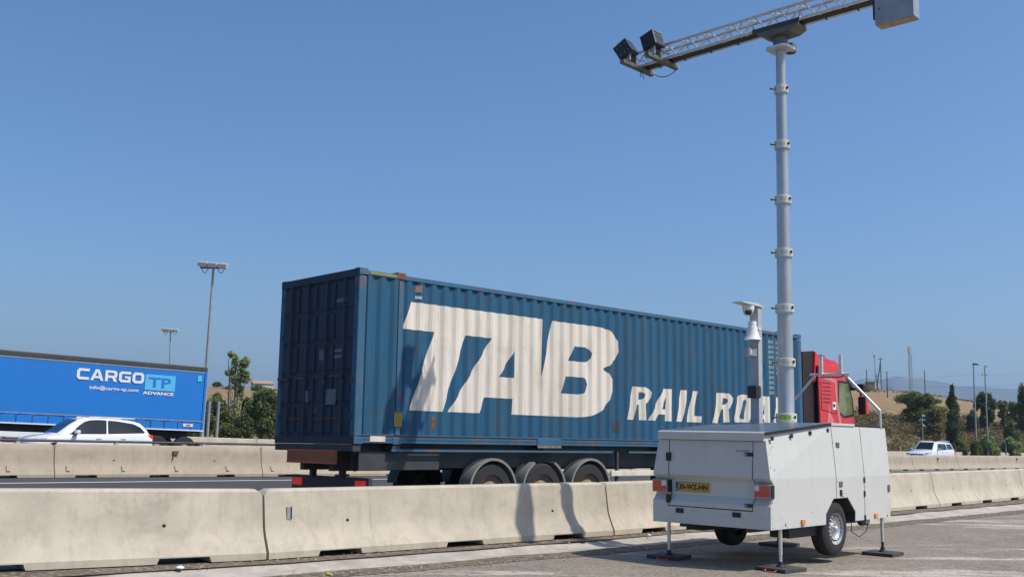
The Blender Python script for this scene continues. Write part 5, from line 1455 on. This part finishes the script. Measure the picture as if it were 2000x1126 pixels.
# radar arms and black camera boxes
def boxunit(lc, wc, zc_, yaw, tilt, arm_w, face):
    am = MB(); am.box(MX - .62, MX + .22, MY + arm_w - .045, MY + arm_w + .045, zb_ - .12, zb_ - .055); ao = am.build('camera_arm', 'olive', bo, bevel=.006)
    MB().box(MX + .205, MX + .225, MY + arm_w - .045, MY + arm_w + .045, zb_ - .12, zb_ - .055).build('arm_cap', 'alu', ao)
    am = MB(); am.box(MX - .50, MX - .47, MY + arm_w - .07, MY + arm_w + .07, zb_ - .055, zb_ + .10); am.box(MX - .33, MX - .30, MY + arm_w - .07, MY + arm_w + .07, zb_ - .055, zb_ + .10)
    am.tube((MX - .50, MY + arm_w, zb_ + .05), (MX - .29, MY + arm_w, zb_ + .05), .02, 10); am.build('tilt_bracket', 'steel', ao)
    rot = Matrix.Rotation(yaw, 3, 'Z') @ Matrix.Rotation(tilt, 3, 'X')
    c = Vector((MX + lc, MY + wc, zc_))
    bx_ = MB(); bx_.obox(c, (.255, .265, .255), rot); cb = bx_.build('camera_box', 'blackbox', bo, bevel=.008)
    b2 = MB(); b2.obox(c + rot @ Vector((0, 0, .131)), (.265, .275, .008), rot); b2.build('box_lid', 'steel', cb)
    dts = MB()
    for a in (-.08, 0, .08):
        for z in (-.07, .07):
            if face: p_ = c + rot @ Vector((a, -.134, z)); dts.tube(p_, p_ + rot @ Vector((0, -.003, 0)), .006, 6)
            if not face: p_ = c + rot @ Vector((-.129, a, z)); dts.tube(p_, p_ + rot @ Vector((-.003, 0, 0)), .005, 6)
    dts.build('box_screw', 'print_white', cb)
    if face: bf = MB(); bf.obox(c + rot @ Vector((-.130, 0, 0)), (.005, .25, .24), rot); bf.build('box_panel', 'black', cb)  # black panel over one side of the camera box
    else: bf = MB(); bf.obox(c + rot @ Vector((0, .135, 0)), (.24, .005, .24), rot); bf.build('box_panel', 'black', cb)
    cbm = MB(); p0 = c + rot @ Vector((.05, -.05, -.125))
    cbm.path([p0, p0 + Vector((.10, -.06, -.08)), Vector((MX - .14, MY + arm_w - .12, zb_ + .02))], .008, 5); cbm.build('cable', 'black', cb)
boxunit(-.42, 2.08, 7.90, 0, R(-17), 2.05, True)
boxunit(-.44, 2.60, 7.87, R(9), R(-32), 2.55, False)
mb = MB(); a_ = Vector((MX + .2, MY + 2.5, zb_ - .1)); b_ = Vector((MX + .2, MY + 2.0, zb_ - .1)); pv = None
for i in range(9):
    t_ = i / 8; p = a_.lerp(b_, t_); p.z -= .12 * 4 * t_ * (1 - t_) * .8
    if pv: mb.tube(pv, p, .007, 5)
    pv = p
mb.tube((MX - .1, MY + 2.55, zb_ - .1), (MX - .08, MY + 2.5, zb_ - .26), .006, 5); mb.tube((MX - .1, MY + 2.55, zb_ - .1), (MX - .1, MY + 2.56, zb_ - .22), .006, 5)
mb.build('loose_cable', 'black', bo)
MB().box(MX - .15, MX + .15, MY + 2.60, MY + 2.63, zb_ - .06, zt_ + .0 - .03).build('end_plate', 'steel', bo) if False else None
# counterweight box at the right end
cwb = MB(); cwb.box(MX - .14, MX + .06, MY - 2.10, MY - 1.55, 7.30, 7.86); cw = cwb.build('counterweight_box', 'cw', bo, bevel=.008)
MB().box(MX - .13, MX + .05, MY - 2.09, MY - 1.56, 7.290, 7.2985).build('box_base', 'cwbot', cw)
MB().box(MX - .12, MX + .04, MY - 1.55, MY - 1.515, 7.40, 7.82).build('box_hinge_side', 'black', cw)
MB().tube((MX - .146, MY - 1.62, 7.52), (MX - .139, MY - 1.62, 7.52), .012, 8).build('box_lock', 'black', cw)
# camera pole behind the mast
PL, PW = 1.63, 1.14
PT = 3.42
pm = MB(); pm.box(PL - .055, PL + .055, PW - .07, PW + .07, 1.70, PT); po = pm.build('camera_pole', 'grey_panel', mt, bevel=.008)
bm_ = MB(); bm_.prism([(PL + .06, PT), (PL - .50, PT + .02), (PL - .50, PT + .03), (PL - .1, PT + .045), (PL + .06, PT + .02)], lambda l, z: (l, PW - .09, z), lambda l, z: (l, PW + .09, z)); bm_.build('shade_plate', 'white', po)
dm = MB(); dm.lathe((PL - .20, PW, PT), (-.15, 0, -1), [(.0, -.01), (.085, 0), (.085, .04), (.078, .07), (.06, .12), (.03, .145), (0, .15)], 20); dmo = dm.build('dome_camera', 'print_white', po, smooth=True, ang=40)
MB().obox((PL - .255, PW - .035, PT - .095), (.06, .09, .065), Matrix.Rotation(R(35), 3, 'Y') @ Matrix.Rotation(R(20), 3, 'Z')).build('camera_lens', 'black', dmo, bevel=.01)
hn = MB(); hn.lathe((PL - .13, PW - .02, PT - .22), (0, 0, -1), [(0, 0), (.055, 0), (.058, .01), (.058, .07), (.066, .075), (.072, .12), (.092, .20), (.115, .25), (.128, .265), (.12, .268), (.03, .15)], 24); hn.build('horn_speaker', 'print_white', po, smooth=True, ang=50)
MB().box(PL - .08, PL - .03, PW - .1, PW - .05, PT - .33, PT - .30).build('horn_bracket', 'print_white', po)
MB().box(PL - .28, PL - .05, PW - .05, PW + .05, PT - .72, PT - .61).build('small_sensor', 'steel', po, bevel=.006)
MB().box(PL - .245, PL - .225, PW - .06, PW - .05, PT - .70, PT - .63).build('sensor_lens', 'print_white', po)
fl_ = MB(); fl_.obox((PL - .17, PW - .06, PT - 1.23), (.12, .16, .18), Matrix.Rotation(R(-6), 3, 'Z')); fl_.build('black_floodlight', 'blackbox', po, bevel=.015)
MB().box(PL - .10, PL - .05, PW - .12, PW - .04, PT - 1.28, PT - 1.17).build('floodlight_bracket', 'steel', po)
mb = MB(); mb.path([Vector((PL + .06, PW - .05, PT - .72)), Vector((PL + .12, PW - .06, PT - .9)), Vector((PL + .07, PW - .05, PT - 1.05))], .005, 5); mb.build('pole_cable', 'black', po)
# boom rest frame at the front end
FL = 3.3
fr = MB()
for a, b in (((.07, 1.72), (.07, 1.985)), ((.07, 1.98), (.60, 2.52)), ((1.62, 1.72), (1.62, 1.985)), ((1.62, 1.98), (1.10, 2.52)), ((.52, 2.54), (1.18, 2.54))):
    fr.tube((FL, a[0], a[1]), (FL, b[0], b[1]), .02, 10)
for a in (.67, .99): fr.box(FL - .02, FL + .02, a - .022, a + .022, 2.54, 2.83)
fr.build('boom_rest', 'alu', mt, smooth=True, ang=40)

# pads under the legs
def to_world(l, wv, z): 
    c, s_ = math.cos(YT), math.sin(YT); return Vector((T0.x + l * c - wv * s_, T0.y + l * s_ + wv * c, z))
for i, ((l, wv), lab) in enumerate(zip(LEGS, ('black pad nearest the camera, under the leg below the right rear corner', 'black pad under the left rear leg, beside the barrier',
                                 'black pad under the right front leg, behind the visible wheel', 'black pad in the shade under the far front leg'))):
    t = thing('support_pad', to_world(l, wv, GZ0), YT + R((-6, 9, 4, -4)[i]), lab, 'support pad', 'black pads under the trailer legs')
    MB().box(-.225, .225, -.225, .225, .002, .047).build('pad', mat('black_rubber_plate', (.05, .052, .055), .8, var=.25, scale=14) if i == 0 else bpy.data.materials['black_rubber_plate'], t, bevel=.004)
    if i < 2:
        mb = MB(); mb.path([Vector((-.225, .06, .03)), Vector((-.255, .055, .012)), Vector((-.265, 0, .006)), Vector((-.26, -.085, .008)), Vector((-.225, -.10, .03))], .007, 6); mb.build('cord_handle', 'orange', t)

# ------------------------------------------------------------------ litter, straw and stones
rnd = random.Random(11)
L1 = near_off(1.33); L2 = near_off(.45)
def along(L, u):
    a = [p for p, z in L]; tot = 0
    seg = [(p, q) for p, q in zip(a[1:-2], a[2:-1])]
    Ls = [(q - p).length for p, q in seg]; u *= sum(Ls)
    for (p, q), l in zip(seg, Ls):
        if u <= l: return p.lerp(q, u / l), (q - p).normalized()
        u -= l
    return a[-2], Vector((1, 0, 0))
straw = MB(); stones = MB()
for i in range(7000):
    L, zz, sp_ = (L1, -.068, .15) if rnd.random() < .55 else (L2, -.008, .12)
    u = rnd.random() ** 1.2 * .62; p, dr_ = along(L, u); clump = mnoise.noise(Vector((u * 60, 0, zz * 10)))
    if rnd.random() > .55 + clump * 1.4: continue
    p = p + Vector((-dr_.y, dr_.x, 0)) * rnd.gauss(0, sp_)
    a = rnd.uniform(0, 6.28); l = rnd.uniform(.02, .09)
    q = Vector((math.cos(a) * l, math.sin(a) * l, rnd.uniform(0, .02)))
    p.z = zz + .012
    wv_ = Vector((-q.y, q.x, 0)).normalized() * .0035
    straw.add([p - wv_, p + wv_, p + q + wv_, p + q - wv_], [(0, 1, 2, 3)])
tag(straw.build('straw', 'straw', recalc=False), 'dry straw scattered along the gutter', 'straw', kind='stuff')
for i in range(1300):
    L, zz, sp_ = (L1, -.085, .2) if rnd.random() < .5 else (L2, -.02, .13)
    u = rnd.random() ** 1.2 * .7; p, dr_ = along(L, u); p = p + Vector((-dr_.y, dr_.x, 0)) * rnd.gauss(0, sp_)
    r_ = rnd.uniform(.006, .02); p.z = zz + r_ * .4
    b = bmesh.new(); 
    vs = [p + Vector((rnd.uniform(.7, 1.2) * r_ * x, rnd.uniform(.7, 1.2) * r_ * y, rnd.uniform(.6, 1) * r_ * z)) for x, y, z in ((1, 0, 0), (0, 1, 0), (-1, 0, 0), (0, -1, 0), (0, 0, 1), (0, 0, -1))]
    b.free()
    stones.add(vs, [(0, 1, 4), (1, 2, 4), (2, 3, 4), (3, 0, 4), (1, 0, 5), (2, 1, 5), (3, 2, 5), (0, 3, 5)])
tag(stones.build('gravel', mat('small_stones', (.38, .34, .29), .9, var=.4, scale=30, island=.35), recalc=False), 'small stones along the foot of the barriers', 'gravel', kind='stuff')
pp = at(643, 1119, 11.9); 
t = MB(); t.obox((0, 0, 0), (.075, .03, .006), Matrix.Rotation(R(-35), 3, 'Z') @ Matrix.Rotation(R(12), 3, 'Y'))
o = t.build('paper_scrap', mat('lime_paper', (.55, .62, .08), .7)); d_ = pp - Vector((0, 0, 1.5)); k_ = (-.055 - 1.5) / d_.z
o.location = Vector((0, 0, 1.5)) + d_ * k_
tag(o, 'small lime green paper scrap on the dirt beside the gutter', 'litter')
for x, y, sc, lab in ((352, 1110, .05, 'crumpled white paper beside the barrier drain notch, lower left'), (1268, 1045, .035, 'small white scrap on the dirt by the barrier behind the trailer')):
    d_ = at(x, y, 12) - Vector((0, 0, 1.5)); q = Vector((0, 0, 1.5)) + d_ * (-1.49 / d_.z); rn = random.Random(x)
    mb = MB(); ring = [[Vector((math.cos(a * 1.05) * sc * h_ * rn.uniform(.6, 1.2), math.sin(a * 1.05) * sc * h_ * rn.uniform(.6, 1.2), z * sc * .5 * rn.uniform(.6, 1.3))) for a in range(6)] for h_, z in ((.3, 0), (1, .3), (.8, .9), (.2, 1.2))]
    mb.loft(ring); o = mb.build('paper_litter', 'print_white'); o.location = q; tag(o, lab, 'litter', 'white paper litter')

# ------------------------------------------------------------------ haze
HAZE = 0.0002
if HAZE:
    hz = MB(); hz.box(-3500, 3500, -60, 7000, -1.6, 330)
    o = hz.build('haze', 'white')
    hm = bpy.data.materials.new('haze'); hm.use_nodes = True; t_ = hm.node_tree
    t_.nodes.remove(t_.nodes['Principled BSDF'])
    pv = t_.nodes.new('ShaderNodeVolumePrincipled'); pv.inputs['Color'].default_value = (.50, .72, 1, 1); pv.inputs['Density'].default_value = HAZE
    pv.inputs['Anisotropy'].default_value = .2
    t_.links.new(pv.outputs[0], t_.nodes['Material Output'].inputs['Volume'])
    o.data.materials.clear(); o.data.materials.append(hm)
    tag(o, 'thin blue summer haze over the whole landscape', 'haze', kind='stuff')
bpy.context.view_layer.update()
